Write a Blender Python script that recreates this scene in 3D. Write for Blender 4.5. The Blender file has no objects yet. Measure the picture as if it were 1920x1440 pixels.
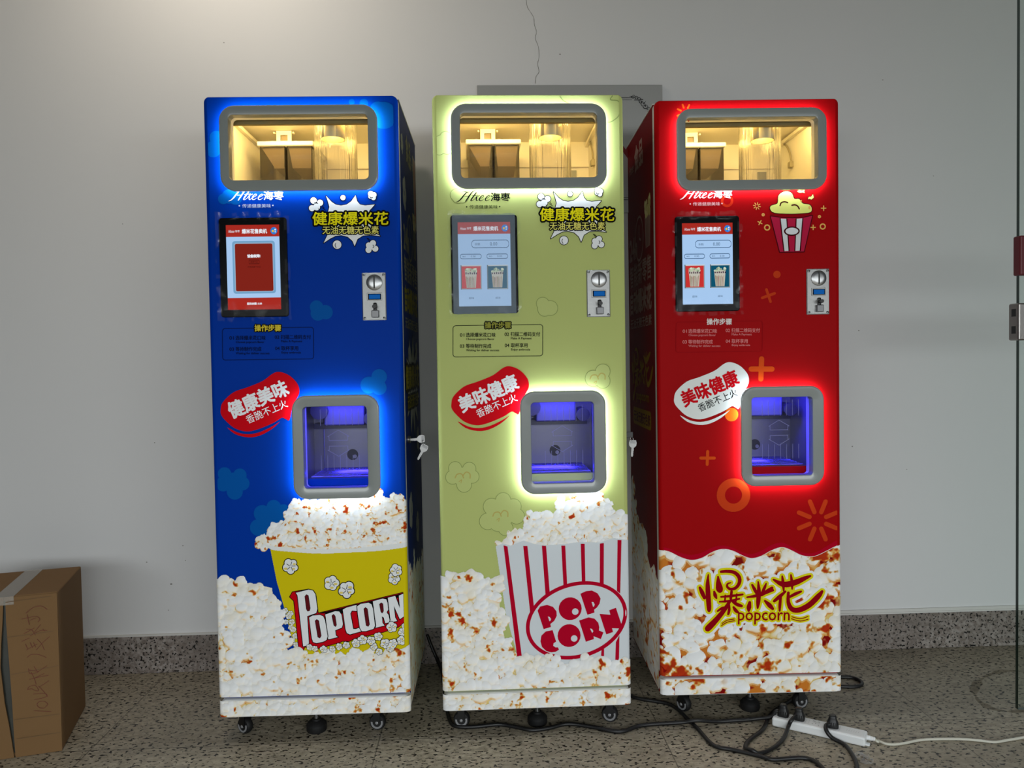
import bpy, math, random
import numpy as np
from math import sin, cos, pi
from mathutils import Vector
from mathutils.geometry import tessellate_polygon

S = bpy.context.scene
COL = S.collection
random.seed(7)

# ------------------------------------------------------------------ camera
FOC = 1460.326                      # focal length in pixels of a 1920 x 1440 frame
YAW, PITCH, ROLL, CAM_H = 0.0395641, -0.0298037, 0.0168548, 1.0635711


def cam_axes():
    cy, sy, cp, sp, cr, sr = cos(YAW), sin(YAW), cos(PITCH), sin(PITCH), cos(ROLL), sin(ROLL)
    f = np.array([sy * cp, cy * cp, sp])
    r = np.array([cy, -sy, 0.0])
    d = np.cross(f, r)
    return np.array([cr * r + sr * d, -sr * r + cr * d, f])


AX = cam_axes()
cam = bpy.data.objects.new('camera', bpy.data.cameras.new('camera'))
COL.objects.link(cam)
cam.data.sensor_width = 36.0
cam.data.lens = 36.0 * FOC / 1920.0
cam.data.clip_start = 0.02
cam.data.clip_end = 60
from mathutils import Matrix
_r, _d, _f = AX
cam.matrix_world = Matrix(((_r[0], -_d[0], -_f[0], 0), (_r[1], -_d[1], -_f[1], 0), (_r[2], -_d[2], -_f[2], CAM_H), (0, 0, 0, 1)))
S.camera = cam

# ------------------------------------------------------------------ world, lights, exposure
S.view_settings.view_transform = 'Standard'
S.view_settings.look = 'None'
S.view_settings.gamma = 1.0
S.view_settings.use_curve_mapping = False
S.view_settings.exposure = 0.0
S.cycles.use_denoising = True
S.cycles.max_bounces = 10
S.cycles.transparent_max_bounces = 16
S.cycles.sample_clamp_indirect = 8.0

world = bpy.data.worlds.new('hall_light')
S.world = world
world.use_nodes = True
bg = world.node_tree.nodes['Background']
bg.inputs[0].default_value = (0.80, 0.90, 1.0, 1)
bg.inputs[1].default_value = 0.10


def area_light(name, loc, aim, sx, sy, power, color, parent=None, spread=None):
    l = bpy.data.lights.new(name, 'AREA')
    l.shape = 'RECTANGLE'
    l.size, l.size_y = sx, sy
    l.energy = power
    l.color = color
    if spread:
        l.spread = spread
    o = bpy.data.objects.new(name, l)
    COL.objects.link(o)
    o.location = loc
    d = Vector(aim) - Vector(loc)
    o.rotation_euler = d.to_track_quat('-Z', 'Y').to_euler()
    if parent:
        o.parent = parent
    return o


# daylight from the glazed front of the hall, behind the camera; a warm ceiling lamp over the left of the wall
area_light('front_daylight', (0.9, -2.4, 1.25), (0.95, -0.95, -2.0), 6.2, 1.3, 240, (0.93, 0.985, 1.0))
area_light('ceiling_lamp_light', (-0.85, 2.20, 2.80), (-0.85, 2.47, 0.6), 0.5, 0.16, 7.4, (1.0, 0.88, 0.72))


# ------------------------------------------------------------------ helpers
def lin(c):
    c = np.asarray(c, float) / 255.0
    return np.where(c <= 0.04045, c / 12.92, ((c + 0.055) / 1.055) ** 2.4)


def rgba(c):
    return (*[float(x) for x in lin(c)], 1.0)


def mat(name, color, rough=0.5, metal=0.0, spec=0.5, vary=0.0, scale=20.0, bump=0.0, bscale=60.0, emit=0.0, coat=0.0):
    m = bpy.data.materials.new(name)
    m.use_nodes = True
    nt = m.node_tree
    b = nt.nodes['Principled BSDF']
    b.inputs['Base Color'].default_value = rgba(color)
    b.inputs['Roughness'].default_value = rough
    b.inputs['Metallic'].default_value = metal
    b.inputs['Specular IOR Level'].default_value = spec
    b.inputs['Coat Weight'].default_value = coat
    if emit:
        b.inputs['Emission Color'].default_value = rgba(color)
        b.inputs['Emission Strength'].default_value = emit
    tc = nt.nodes.new('ShaderNodeTexCoord')
    if vary:
        n = nt.nodes.new('ShaderNodeTexNoise')
        n.inputs['Scale'].default_value = scale
        n.inputs['Detail'].default_value = 4
        nt.links.new(tc.outputs['Object'], n.inputs['Vector'])
        h = nt.nodes.new('ShaderNodeHueSaturation')
        h.inputs['Color'].default_value = rgba(color)
        r = nt.nodes.new('ShaderNodeMapRange')
        r.inputs['To Min'].default_value = 1 - vary
        r.inputs['To Max'].default_value = 1 + vary
        nt.links.new(n.outputs['Fac'], r.inputs['Value'])
        nt.links.new(r.outputs['Result'], h.inputs['Value'])
        nt.links.new(h.outputs['Color'], b.inputs['Base Color'])
    if bump:
        n = nt.nodes.new('ShaderNodeTexNoise')
        n.inputs['Scale'].default_value = bscale
        n.inputs['Detail'].default_value = 3
        nt.links.new(tc.outputs['Object'], n.inputs['Vector'])
        bp = nt.nodes.new('ShaderNodeBump')
        bp.inputs['Strength'].default_value = bump
        bp.inputs['Distance'].default_value = 0.004
        nt.links.new(n.outputs['Fac'], bp.inputs['Height'])
        nt.links.new(bp.outputs['Normal'], b.inputs['Normal'])
    return m


_inks = {}


def ink(color, rough=0.45):
    """Printed vinyl of one colour."""
    k = (tuple(color), rough)
    if k not in _inks:
        _inks[k] = mat('print_ink', color, rough, spec=0.03)
    return _inks[k]


def glow(name, color, strength):
    m = bpy.data.materials.new(name)
    m.use_nodes = True
    nt = m.node_tree
    nt.nodes.clear()
    e = nt.nodes.new('ShaderNodeEmission')
    e.inputs[0].default_value = rgba(color)
    e.inputs[1].default_value = strength
    o = nt.nodes.new('ShaderNodeOutputMaterial')
    nt.links.new(e.outputs[0], o.inputs[0])
    return m


_pix = {}


def pixel(color):
    """A lit colour of a display."""
    k = tuple(color)
    if k not in _pix:
        _pix[k] = glow('display_pixel', color, 0.95)
    return _pix[k]


def clear(name, tint=(1, 1, 1), gloss=0.12, rough=0.03, haze=0.0, haze_col=(0.8, 0.85, 0.9), ribs=0.0, fres=1.45):
    """Thin clear sheet: see-through with a mirror share that grows at grazing angles."""
    m = bpy.data.materials.new(name)
    m.use_nodes = True
    nt = m.node_tree
    nt.nodes.clear()
    t = nt.nodes.new('ShaderNodeBsdfTransparent')
    t.inputs[0].default_value = (*tint, 1)
    g = nt.nodes.new('ShaderNodeBsdfGlossy')
    g.inputs['Roughness'].default_value = rough
    lw = nt.nodes.new('ShaderNodeFresnel')
    lw.inputs['IOR'].default_value = fres
    mul = nt.nodes.new('ShaderNodeMath')
    mul.operation = 'MULTIPLY_ADD'
    mul.inputs[1].default_value = 1.0
    mul.inputs[2].default_value = gloss * 0.3
    mul.use_clamp = True
    nt.links.new(lw.outputs[0], mul.inputs[0])
    mx = nt.nodes.new('ShaderNodeMixShader')
    nt.links.new(mul.outputs[0], mx.inputs[0])
    nt.links.new(t.outputs[0], mx.inputs[1])
    nt.links.new(g.outputs[0], mx.inputs[2])
    last = mx
    if haze:
        d = nt.nodes.new('ShaderNodeBsdfDiffuse')
        d.inputs[0].default_value = (*haze_col, 1)
        m2 = nt.nodes.new('ShaderNodeMixShader')
        m2.inputs[0].default_value = haze
        nt.links.new(mx.outputs[0], m2.inputs[1])
        nt.links.new(d.outputs[0], m2.inputs[2])
        last = m2
    if ribs:
        tc = nt.nodes.new('ShaderNodeTexCoord')
        mp = nt.nodes.new('ShaderNodeMapping')
        mp.inputs['Scale'].default_value = (1, 1, 0.02)
        n = nt.nodes.new('ShaderNodeTexNoise')
        n.inputs['Scale'].default_value = 160
        bp = nt.nodes.new('ShaderNodeBump')
        bp.inputs['Strength'].default_value = ribs
        bp.inputs['Distance'].default_value = 0.01
        nt.links.new(tc.outputs['Object'], mp.inputs[0])
        nt.links.new(mp.outputs[0], n.inputs['Vector'])
        nt.links.new(n.outputs['Fac'], bp.inputs['Height'])
        nt.links.new(bp.outputs['Normal'], g.inputs['Normal'])
        nt.links.new(bp.outputs['Normal'], lw.inputs['Normal'])
    o = nt.nodes.new('ShaderNodeOutputMaterial')
    nt.links.new(last.outputs[0], o.inputs[0])
    return m


def speckle(name, base, dark, light, scale, thr, stretch=1.0, rough=0.35, tile=None, joint=(60, 55, 48)):
    """Granite: a ground colour with dark and pale grains; optional tile joints in world metres."""
    m = bpy.data.materials.new(name)
    m.use_nodes = True
    nt = m.node_tree
    N, L = nt.nodes, nt.links
    b = N['Principled BSDF']
    b.inputs['Roughness'].default_value = rough
    b.inputs['Specular IOR Level'].default_value = 0.4
    tc = N.new('ShaderNodeTexCoord')
    mp = N.new('ShaderNodeMapping')
    mp.inputs['Scale'].default_value = (1.0 / stretch, 1, 1)
    L.new(tc.outputs['Object'], mp.inputs[0])

    def noise(sc, det, rgh=0.6):
        n = N.new('ShaderNodeTexNoise')
        n.inputs['Scale'].default_value = sc
        n.inputs['Detail'].default_value = det
        n.inputs['Roughness'].default_value = rgh
        L.new(mp.outputs[0], n.inputs['Vector'])
        return n.outputs['Fac']

    def ramp(src, a, z):
        r = N.new('ShaderNodeMapRange')
        r.inputs['From Min'].default_value = a
        r.inputs['From Max'].default_value = z
        L.new(src, r.inputs['Value'])
        return r.outputs['Result']

    def mix(f, a, c):
        x = N.new('ShaderNodeMix')
        x.data_type = 'RGBA'
        L.new(f, x.inputs[0])
        for i, v in ((6, a), (7, c)):
            if isinstance(v, tuple):
                x.inputs[i].default_value = v
            else:
                L.new(v, x.inputs[i])
        return x.outputs[2]

    c = mix(ramp(noise(scale * 0.55, 3), 0.40, 0.62), rgba(base), rgba(light))
    c = mix(ramp(noise(4.0, 3), 0.35, 0.7), c, mix(ramp(noise(scale * 0.3, 2), 0.4, 0.6), rgba([x * 0.88 for x in base]), rgba(base)))
    c = mix(ramp(noise(scale, 2, 0.5), thr, thr + 0.035), c, rgba(dark))
    if tile:
        sx = N.new('ShaderNodeSeparateXYZ')
        L.new(tc.outputs['Object'], sx.inputs[0])
        for ax, off, size in tile:
            a = N.new('ShaderNodeMath')
            a.operation = 'SUBTRACT'
            L.new(sx.outputs[ax], a.inputs[0])
            a.inputs[1].default_value = off - size * 40
            md = N.new('ShaderNodeMath')
            md.operation = 'PINGPONG'
            L.new(a.outputs[0], md.inputs[0])
            md.inputs[1].default_value = size / 2
            f = ramp(md.outputs[0], 0.0022, 0.0008)
            half = N.new('ShaderNodeMath')
            half.operation = 'MULTIPLY'
            half.inputs[1].default_value = 0.65
            L.new(f, half.inputs[0])
            c = mix(half.outputs[0], c, rgba(joint))
    L.new(c, b.inputs['Base Color'])
    return m


def mesh_obj(name, verts, faces, mats, parent=None, mi=None, smooth=False):
    me = bpy.data.meshes.new(name)
    me.from_pydata([tuple(map(float, v)) for v in verts], [], [tuple(f) for f in faces])
    if not isinstance(mats, (list, tuple)):
        mats = [mats]
    for m in mats:
        me.materials.append(m)
    if mi is not None:
        me.polygons.foreach_set('material_index', np.asarray(mi, np.int32))
    if smooth:
        me.polygons.foreach_set('use_smooth', np.ones(len(me.polygons), bool))
    me.update()
    o = bpy.data.objects.new(name, me)
    COL.objects.link(o)
    if parent:
        o.parent = parent
    return o


def empty(name, loc=(0, 0, 0), rz=0.0):
    o = bpy.data.objects.new(name, None)
    COL.objects.link(o)
    o.location = loc
    o.rotation_euler = (0, 0, rz)
    return o


def tag(o, label, cat, group=None):
    o['label'] = label
    o['category'] = cat
    if group:
        o['group'] = group
    return o


class MB:
    """Collects solids; build() links them as one mesh."""

    def __init__(self):
        self.v, self.f, self.m, self.sm = [], [], [], []

    def add(self, verts, faces, k=0, xf=None):
        n = len(self.v)
        self.v += [tuple(xf(p)) if xf else tuple(p) for p in verts]
        self.f += [tuple(i + n for i in f) for f in faces]
        self.m += [k] * len(faces)

    def box(self, x0, x1, y0, y1, z0, z1, k=0, b=0.0, xf=None):
        if b <= 0:
            v = [(x, y, z) for x in (x0, x1) for y in (y0, y1) for z in (z0, z1)]
            f = [(0, 1, 3, 2), (4, 6, 7, 5), (0, 4, 5, 1), (2, 3, 7, 6), (0, 2, 6, 4), (1, 5, 7, 3)]
            self.add(v, f, k, xf)
            return
        rings = []
        for (ins, z) in ((b, z0), (b * .3, z0 + b * .3), (0, z0 + b), (0, z1 - b), (b * .3, z1 - b * .3), (b, z1)):
            rings.append([(x, y, z) for x, y in rrect(x0 + ins, x1 - ins, y0 + ins, y1 - ins, max(b - ins * .5, b * .4), 3)])
        self.loft(rings, k, True, True, xf=xf)

    def loft(self, rings, k=0, cap0=False, cap1=False, closed=True, xf=None):
        n = len(rings[0])
        v = [p for r in rings for p in r]
        f = []
        for i in range(len(rings) - 1):
            for j in range(n if closed else n - 1):
                a, b2 = i * n + j, i * n + (j + 1) % n
                f.append((a, b2, b2 + n, a + n))
        if cap0:
            f.append(tuple(range(n))[::-1])
        if cap1:
            f.append(tuple((len(rings) - 1) * n + j for j in range(n)))
        self.add(v, f, k, xf)

    def lathe(self, prof, axis='z', c=(0, 0, 0), n=24, k=0, xf=None, caps=True):
        rings = []
        for r, h in prof:
            ring = []
            for i in range(n):
                a = 2 * pi * i / n
                p = {'z': (r * cos(a), r * sin(a), h), 'y': (r * cos(a), h, r * sin(a)), 'x': (h, r * cos(a), r * sin(a))}[axis]
                ring.append((p[0] + c[0], p[1] + c[1], p[2] + c[2]))
            rings.append(ring)
        self.loft(rings, k, caps, caps, xf=xf)

    def tube(self, pts, r, n=8, k=0, xf=None):
        pts = [np.asarray(p, float) for p in pts]
        rings = []
        up = np.array([0.13, 0.21, 1.0])
        for i, p in enumerate(pts):
            t = pts[min(i + 1, len(pts) - 1)] - pts[max(i - 1, 0)]
            t = t / (np.linalg.norm(t) + 1e-12)
            a = np.cross(t, up)
            if np.linalg.norm(a) < 1e-3:
                a = np.cross(t, (1, 0, 0))
            a /= np.linalg.norm(a)
            b2 = np.cross(t, a)
            rr = r[i] if isinstance(r, (list, tuple)) else r
            rings.append([tuple(p + rr * (cos(2 * pi * j / n) * a + sin(2 * pi * j / n) * b2)) for j in range(n)])
        self.loft(rings, k, True, True, xf=xf)

    def build(self, name, mats, parent=None, smooth=False, angle=None):
        o = mesh_obj(name, self.v, self.f, mats, parent, self.m, smooth or angle is not None)
        if angle is not None:
            try:
                o.data.set_sharp_from_angle(angle=math.radians(angle))
            except Exception:
                pass
        return o


def rrect(a0, a1, b0, b1, r, n=6):
    """Rounded rectangle outline, counter-clockwise, 4*(n+1) points."""
    out = []
    for cx, cy, a in ((a1 - r, b0 + r, -pi / 2), (a1 - r, b1 - r, 0), (a0 + r, b1 - r, pi / 2), (a0 + r, b0 + r, pi)):
        for i in range(n + 1):
            t = a + (pi / 2) * i / n
            out.append((cx + r * cos(t), cy + r * sin(t)))
    return out


def catmull(P, closed=False, n=6):
    P = [np.asarray(p, float) for p in P]
    m = len(P)
    out = []
    for i in range(m if closed else m - 1):
        g = (lambda j: P[j % m]) if closed else (lambda j: P[min(max(j, 0), m - 1)])
        p0, p1, p2, p3 = g(i - 1), g(i), g(i + 1), g(i + 2)
        for s in range(n):
            t = s / n
            out.append(0.5 * ((2 * p1) + (-p0 + p2) * t + (2 * p0 - 5 * p1 + 4 * p2 - p3) * t * t + (-p0 + 3 * p1 - 3 * p2 + p3) * t ** 3))
    if not closed:
        out.append(P[-1])
    return out


def inside(poly, X, Y):
    """Even-odd point-in-polygon test over arrays."""
    r = np.zeros(np.shape(X), bool)
    P = [(float(a), float(b)) for a, b in poly]
    for (x0, y0), (x1, y1) in zip(P, P[1:] + P[:1]):
        if y0 == y1:
            continue
        c = ((y0 > Y) != (y1 > Y)) & (X < (x1 - x0) * (Y - y0) / (y1 - y0) + x0)
        r ^= c
    return r


# pixel of the photograph -> point on a known plane of the place
def ray(px, py):
    return AX.T @ np.array([(px - 960) / FOC, (py - 720) / FOC, 1.0])


EYE = np.array([0, 0, CAM_H])


def on_floor(px, py, z=0.0):
    d = ray(px, py)
    return EYE + d * (z - CAM_H) / d[2]


def on_plane(px, py, p0, n):
    d = ray(px, py)
    n = np.asarray(n, float)
    t = n @ (np.asarray(p0) - EYE) / (n @ d)
    return EYE + t * d


# ------------------------------------------------------------------ the setting
WALL_Y, BASE_H = 2.7358, 0.128


def struct(o):
    o['kind'] = 'structure'
    return o


def box_obj(name, x0, x1, y0, y1, z0, z1, m, parent=None, b=0.0):
    q = MB()
    q.box(x0, x1, y0, y1, z0, z1, 0, b)
    return q.build(name, m, parent)


M_wall = mat('painted_plaster', (216, 216, 216), 0.55, spec=0.25, vary=0.025, scale=1.6, bump=0.05, bscale=40)
M_granite_floor = speckle('granite_floor', (144, 135, 117), (30, 27, 23), (174, 164, 144), 110, 0.578, 1.5, 0.42,
                          tile=((0, 1.294, 0.8), (1, 2.180, 0.8)))
M_granite_base = speckle('granite_skirting', (120, 110, 103), (20, 19, 19), (160, 152, 146), 120, 0.578, 1.0, 0.3,
                         tile=((0, 1.294, 1.6),))
M_caulk = mat('white_caulk', (205, 203, 198), 0.6)
M_dirt = mat('wall_mark', (120, 118, 112), 0.8)
M_darkcrack = mat('crack_line', (112, 108, 100), 0.9)

struct(box_obj('floor', -4.2, 4.2, -4.0, 2.9, -0.1, 0.0, M_granite_floor))
wall = struct(box_obj('wall_back', -4.2, 4.2, WALL_Y, 2.9, 0.0, 3.25, M_wall))
struct(box_obj('ceiling', -4.2, 4.2, -0.2, 2.9, 3.2, 3.3, mat('ceiling_paint', (190, 188, 182), 0.8)))
bb = struct(box_obj('baseboard_back', -4.2, 4.2, WALL_Y - 0.012, WALL_Y + 0.01, 0.0, BASE_H, M_granite_base, b=0.0015))
q = MB()
q.box(-4.2, 4.2, WALL_Y - 0.009, WALL_Y, BASE_H, BASE_H + 0.006, 0)
q.box(1.05, 4.2, WALL_Y - 0.006, WALL_Y, BASE_H + 0.006, BASE_H + 0.016, 0)
struct(q.build('trim_1', M_caulk))


def ribbon(pts, w, y, seed=0):
    """Flat irregular streak on the wall, pts in (x, z)."""
    rnd = random.Random(seed)
    L, R = [], []
    for i, p in enumerate(pts):
        a, b = pts[max(i - 1, 0)], pts[min(i + 1, len(pts) - 1)]
        d = np.array([b[0] - a[0], b[1] - a[1]])
        d /= np.linalg.norm(d) + 1e-9
        k = w * rnd.uniform(0.5, 1.1) / 2
        L.append((p[0] - d[1] * k, y, p[1] + d[0] * k))
        R.append((p[0] + d[1] * k, y, p[1] - d[0] * k))
    return L, R


q = MB()
crk = [on_plane(760 + x / 3, y / 3, (0, WALL_Y, 0), (0, 1, 0)) for x, y in
       [(680, 0), (686, 40), (705, 70), (722, 100), (726, 140), (738, 180), (730, 215), (748, 262), (752, 320), (744, 360), (752, 405), (735, 430), (730, 470)]]
crk = [(p[0], p[2]) for p in crk]
L_, R_ = ribbon(catmull(crk, n=3), 0.0016, WALL_Y - 0.0006, 3)
q.loft([L_, R_], 0, closed=False)
q.build('crack', M_darkcrack, wall)
q = MB()
for i, (px, py, s) in enumerate([(1050, 102, 2.2), (275, 1054, 2), (321, 1095, 3), (343, 1023, 1.6), (348, 1051, 1.4), (420, 80, 1.5), (1655, 150, 1.8),
                                 (1750, 330, 1.5), (1610, 620, 2), (1700, 880, 1.5), (290, 830, 1.6), (1598, 837, 2), (230, 420, 1.3), (316, 1144, 1.5)]):
    p = on_plane(px, py, (0, WALL_Y, 0), (0, 1, 0))
    r = s * 0.0013
    q.add([(p[0] + r * cos(a) * (1 + .4 * sin(3 * a + i)), WALL_Y - 0.0006, p[2] + r * .7 * sin(a)) for a in np.linspace(0, 2 * pi, 9)[:-1]], [tuple(range(8))])
q.build('scuff', M_dirt, wall)

# glass door at the right edge, ajar beyond the frame
M_glass = clear('door_glass', (0.955, 0.99, 0.975), 0.0, 0.01, fres=1.3)
M_glass_edge = mat('door_glass_edge', (14, 40, 32), 0.15, spec=0.7)
DX0, DY = 1.571, 2.215
q = MB()
q.box(DX0, DX0 + 0.95, DY, DY + 0.012, 0.006, 2.35, 0)
q.m = [1 if i in (0, 1, 4, 5) else 0 for i in range(6)]
door = struct(q.build('door_1', [M_glass, M_glass_edge]))
M_steel = mat('brushed_steel', (150, 146, 142), 0.32, 1.0, bump=0.05, bscale=200)
M_black = mat('black_plastic', (10, 10, 11), 0.45)
q = MB()
q.box(DX0 - 0.013, DX0 + 0.085, DY - 0.016, DY + 0.028, 1.098, 1.206, 0, 0.004)
q.box(DX0 - 0.0135, DX0 - 0.0125, DY - 0.004, DY + 0.014, 1.168, 1.190, 1)
q.box(DX0 - 0.0135, DX0 - 0.0125, DY - 0.004, DY + 0.014, 1.118, 1.140, 1)
lk = q.build('door_lock', [M_steel, M_black], door)
lk['label'] = 'brushed steel lock clamped on the glass edge'
q = MB()
q.box(DX0 - 0.004, DX0 + 0.06, DY - 0.010, DY + 0.022, 1.287, 1.402, 0, 0.004)
pl = q.build('door_pull', mat('dark_red_plastic', (92, 14, 24), 0.4), door)
pl['label'] = 'dark red plastic pull on the glass edge'

# engraved metal plaque on the wall, mostly hidden behind the machines
PX0, PX1, PZ0, PZ1, PY = 0.004, 0.650, 1.575, 2.018, WALL_Y - 0.012
plq = empty('wall_plaque', (0, 0, 0))
tag(plq, 'brushed metal plaque with scrolled black border, on wall behind green and red machines', 'plaque')
q = MB()
q.box(PX0, PX1, PY, WALL_Y - 0.0005, PZ0, PZ1, 0, 0.0015)
q.build('plate', mat('plaque_metal', (178, 178, 175), 0.38, 0.6, bump=0.03, bscale=300), plq)


class Decal:
    """Flat artwork: polygons, strokes and lettering in the (a, b) plane of a panel, stacked in thin ink layers."""

    def __init__(self, place, step=0.00012):
        self.place, self.step = place, step
        self.v, self.f, self.mi, self.mats = [], [], [], []
        self.count = 0

    def _m(self, m):
        if m not in self.mats:
            self.mats.append(m)
        return self.mats.index(m)

    def raw(self, pts, faces, m, layer):
        n = len(self.v)
        self.count += 1
        k = layer * self.step + (self.count % 80) * self.step / 84.0      # pieces of one ink never share a plane
        self.v += [self.place(p[0], p[1], k) for p in pts]
        self.f += [tuple(i + n for i in f) for f in faces]
        self.mi += [self._m(m)] * len(faces)

    def poly(self, pts, m, layer=1, holes=()):
        loops = [[Vector((float(p[0]), float(p[1]), 0)) for p in l] for l in (pts, *holes)]
        flat = [p for l in loops for p in l]
        tris = tessellate_polygon(loops)
        self.raw([(p.x, p.y) for p in flat], tris, m, layer)

    def disc(self, c, r, m, layer=1, n=22, ry=None, rot=0.0):
        ry = ry or r
        self.raw([(c[0] + r * cos(t) * cos(rot) - ry * sin(t) * sin(rot), c[1] + r * cos(t) * sin(rot) + ry * sin(t) * cos(rot)) for t in np.linspace(0, 2 * pi, n + 1)[:-1]],
                 [tuple(range(n))], m, layer)

    def ring(self, c, r0, r1, m, layer=1, n=30, k=1.0):
        t = np.linspace(0, 2 * pi, n + 1)[:-1]
        p = [(c[0] + r0 * cos(a), c[1] + r0 * k * sin(a)) for a in t] + [(c[0] + r1 * cos(a), c[1] + r1 * k * sin(a)) for a in t]
        self.raw(p, [(i, (i + 1) % n, n + (i + 1) % n, n + i) for i in range(n)], m, layer)

    def stroke(self, pts, w, m, layer=1, closed=False, cap=True):
        """Polyline with round joints; w is one width or one per point."""
        pts = [np.asarray(p[:2], float) for p in pts]
        W_ = list(w) if hasattr(w, '__len__') else [w] * len(pts)
        seg = list(zip(range(len(pts)), range(1, len(pts))))
        if closed:
            seg.append((len(pts) - 1, 0))
        for i, j in seg:
            d = pts[j] - pts[i]
            L = np.linalg.norm(d)
            if L < 1e-9:
                continue
            nrm = np.array([-d[1], d[0]]) / L
            self.raw([pts[i] + nrm * W_[i] / 2, pts[i] - nrm * W_[i] / 2, pts[j] - nrm * W_[j] / 2, pts[j] + nrm * W_[j] / 2], [(0, 1, 2, 3)], m, layer)
        for i, p in enumerate(pts):
            if W_[i] > 0 and (cap or 0 < i < len(pts) - 1):
                self.disc(p, W_[i] / 2, m, layer, 10)

    def text(self, s, box, m, layer=1, bold=0.0, rot=0.0, shear=0.0, flip=1.0):
        """Lettering fitted to box = (a0, a1, b0, b1), turned by rot about the box centre; bold thickens the strokes."""
        V, F = glyphs(s)
        a0, a1, b0, b1 = box
        x0, x1, y0, y1 = V[:, 0].min(), V[:, 0].max(), V[:, 1].min(), V[:, 1].max()
        P = np.empty((len(V), 2))
        P[:, 1] = ((V[:, 1] - y0) / (y1 - y0) - 0.5) * (b1 - b0)
        P[:, 0] = ((V[:, 0] - x0) / (x1 - x0) - 0.5) * (a1 - a0) + shear * P[:, 1]
        c, s_ = cos(rot), sin(rot)
        P = np.stack([P[:, 0] * c - P[:, 1] * s_, P[:, 0] * s_ + P[:, 1] * c], 1) + ((a0 + a1) / 2, (b0 + b1) / 2)
        nb = 10 if bold < 0.0022 else 22
        offs = [(0, 0)] if bold <= 0 else [(bold * cos(t), bold * sin(t)) for t in np.linspace(0, 2 * pi, nb + 1)[:-1]] + [(0, 0)]
        if bold > 0.0022:
            offs += [(bold * .55 * cos(t), bold * .55 * sin(t)) for t in np.linspace(0, 2 * pi, 9)[:-1]]
        for o in offs:
            self.raw(P + o, F, m, layer)

    def build(self, name, parent=None):
        return mesh_obj(name, self.v, self.f, self.mats, parent, self.mi)


_gl = {}


def glyphs(s):
    if s not in _gl:
        cu = bpy.data.curves.new('lettering', 'FONT')
        cu.body = s
        cu.resolution_u = 2 if len(s) > 3 else 3
        o = bpy.data.objects.new('lettering', cu)
        COL.objects.link(o)
        dg = bpy.context.evaluated_depsgraph_get()
        me = bpy.data.meshes.new_from_object(o.evaluated_get(dg))
        V = np.array([v.co[:2] for v in me.vertices])
        F = [tuple(p.vertices) for p in me.polygons]
        bpy.data.objects.remove(o)
        bpy.data.curves.remove(cu)
        bpy.data.meshes.remove(me)
        _gl[s] = (V, F)
    return _gl[s]


# plaque border, scrolls and red brush strokes
d = Decal(lambda a, b, k: (a, PY - 0.0003 - k, b))
M_etch = mat('black_etching', (28, 27, 27), 0.5)
M_redbrush = mat('red_brush_paint', (120, 16, 30), 0.5)
for ins, w in ((0.045, 0.0022), (0.052, 0.0012)):
    a0, a1, b0, b1 = PX0 + ins, PX1 - ins, PZ0 + ins, PZ1 - ins
    g = 0.055
    for P in ([(a0 + g, b1), (a1 - g, b1)], [(a0 + g, b0), (a1 - g, b0)], [(a0, b0 + g), (a0, b1 - g)], [(a1, b0 + g), (a1, b1 - g)]):
        d.stroke(P, w, M_etch, 1, cap=False)
for sx, cx in ((1, PX0 + 0.052), (-1, PX1 - 0.052)):
    for sz, cz in ((1, PZ0 + 0.052), (-1, PZ1 - 0.052)):
        for k in range(9):
            t = k / 8.0
            u, v_ = (0.062 * (1 - t) ** 1.2, 0.062 * t ** 1.2)
            base = np.array([cx + sx * (u - 0.012), cz + sz * (v_ - 0.012)])
            r = 0.010 - 0.004 * abs(t - .5)
            sp = [base + (r * (1 - s / 15) * cos(s * .62 + k * 1.3) * sx, r * (1 - s / 15) * sin(s * .62 + k * 1.3) * sz) for s in range(13)]
            d.stroke(sp, [0.0028 * (1 - s / 16) for s in range(13)], M_etch, 1)
            d.stroke([base, base + (sx * 0.014 * cos(k), sz * 0.014 * sin(k))], [0.003, 0.0006], M_etch, 1)
for P in ([(0.520, 1.782), (0.548, 1.832)], [(0.533, 1.772), (0.566, 1.830)], [(0.505, 1.802), (0.530, 1.768), (0.552, 1.776)], [(0.43, 1.80), (0.50, 1.76)], [(0.45, 1.70), (0.47, 1.82)]):
    d.stroke(P, 0.013, M_redbrush, 2)
d.build('engraving', plq)


# ------------------------------------------------------------------ a printed picture of popcorn, painted kernel by kernel
def blur(A, n):
    for ax in (0, 1):
        c = np.cumsum(np.pad(A, [(n + 1, n) if i == ax else (0, 0) for i in (0, 1)], mode='edge'), axis=ax)
        A = (np.take(c, range(2 * n + 1, c.shape[ax]), axis=ax) - np.take(c, range(0, c.shape[ax] - 2 * n - 1), axis=ax)) / (2 * n + 1)
    return A


def fractal(rs, ny, nx, cell, octaves=3):
    """Smooth random field, roughly 0..1."""
    out, amp, tot = np.zeros((ny, nx)), 1.0, 0.0
    for o in range(octaves):
        c = max(int(cell / 2 ** o), 1)
        g = rs.rand(ny // c + 3, nx // c + 3)
        y, x = np.arange(ny) / c, np.arange(nx) / c
        j, i = y.astype(int), x.astype(int)
        fy, fx = y - j, x - i
        fy, fx = (fy * fy * (3 - 2 * fy))[:, None], (fx * fx * (3 - 2 * fx))[None]
        a, b = g[j][:, i], g[j][:, i + 1]
        c2, d2 = g[j + 1][:, i], g[j + 1][:, i + 1]
        out += amp * ((a * (1 - fx) + b * fx) * (1 - fy) + (c2 * (1 - fx) + d2 * fx) * fy)
        tot += amp
        amp *= 0.55
    return out / tot


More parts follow.
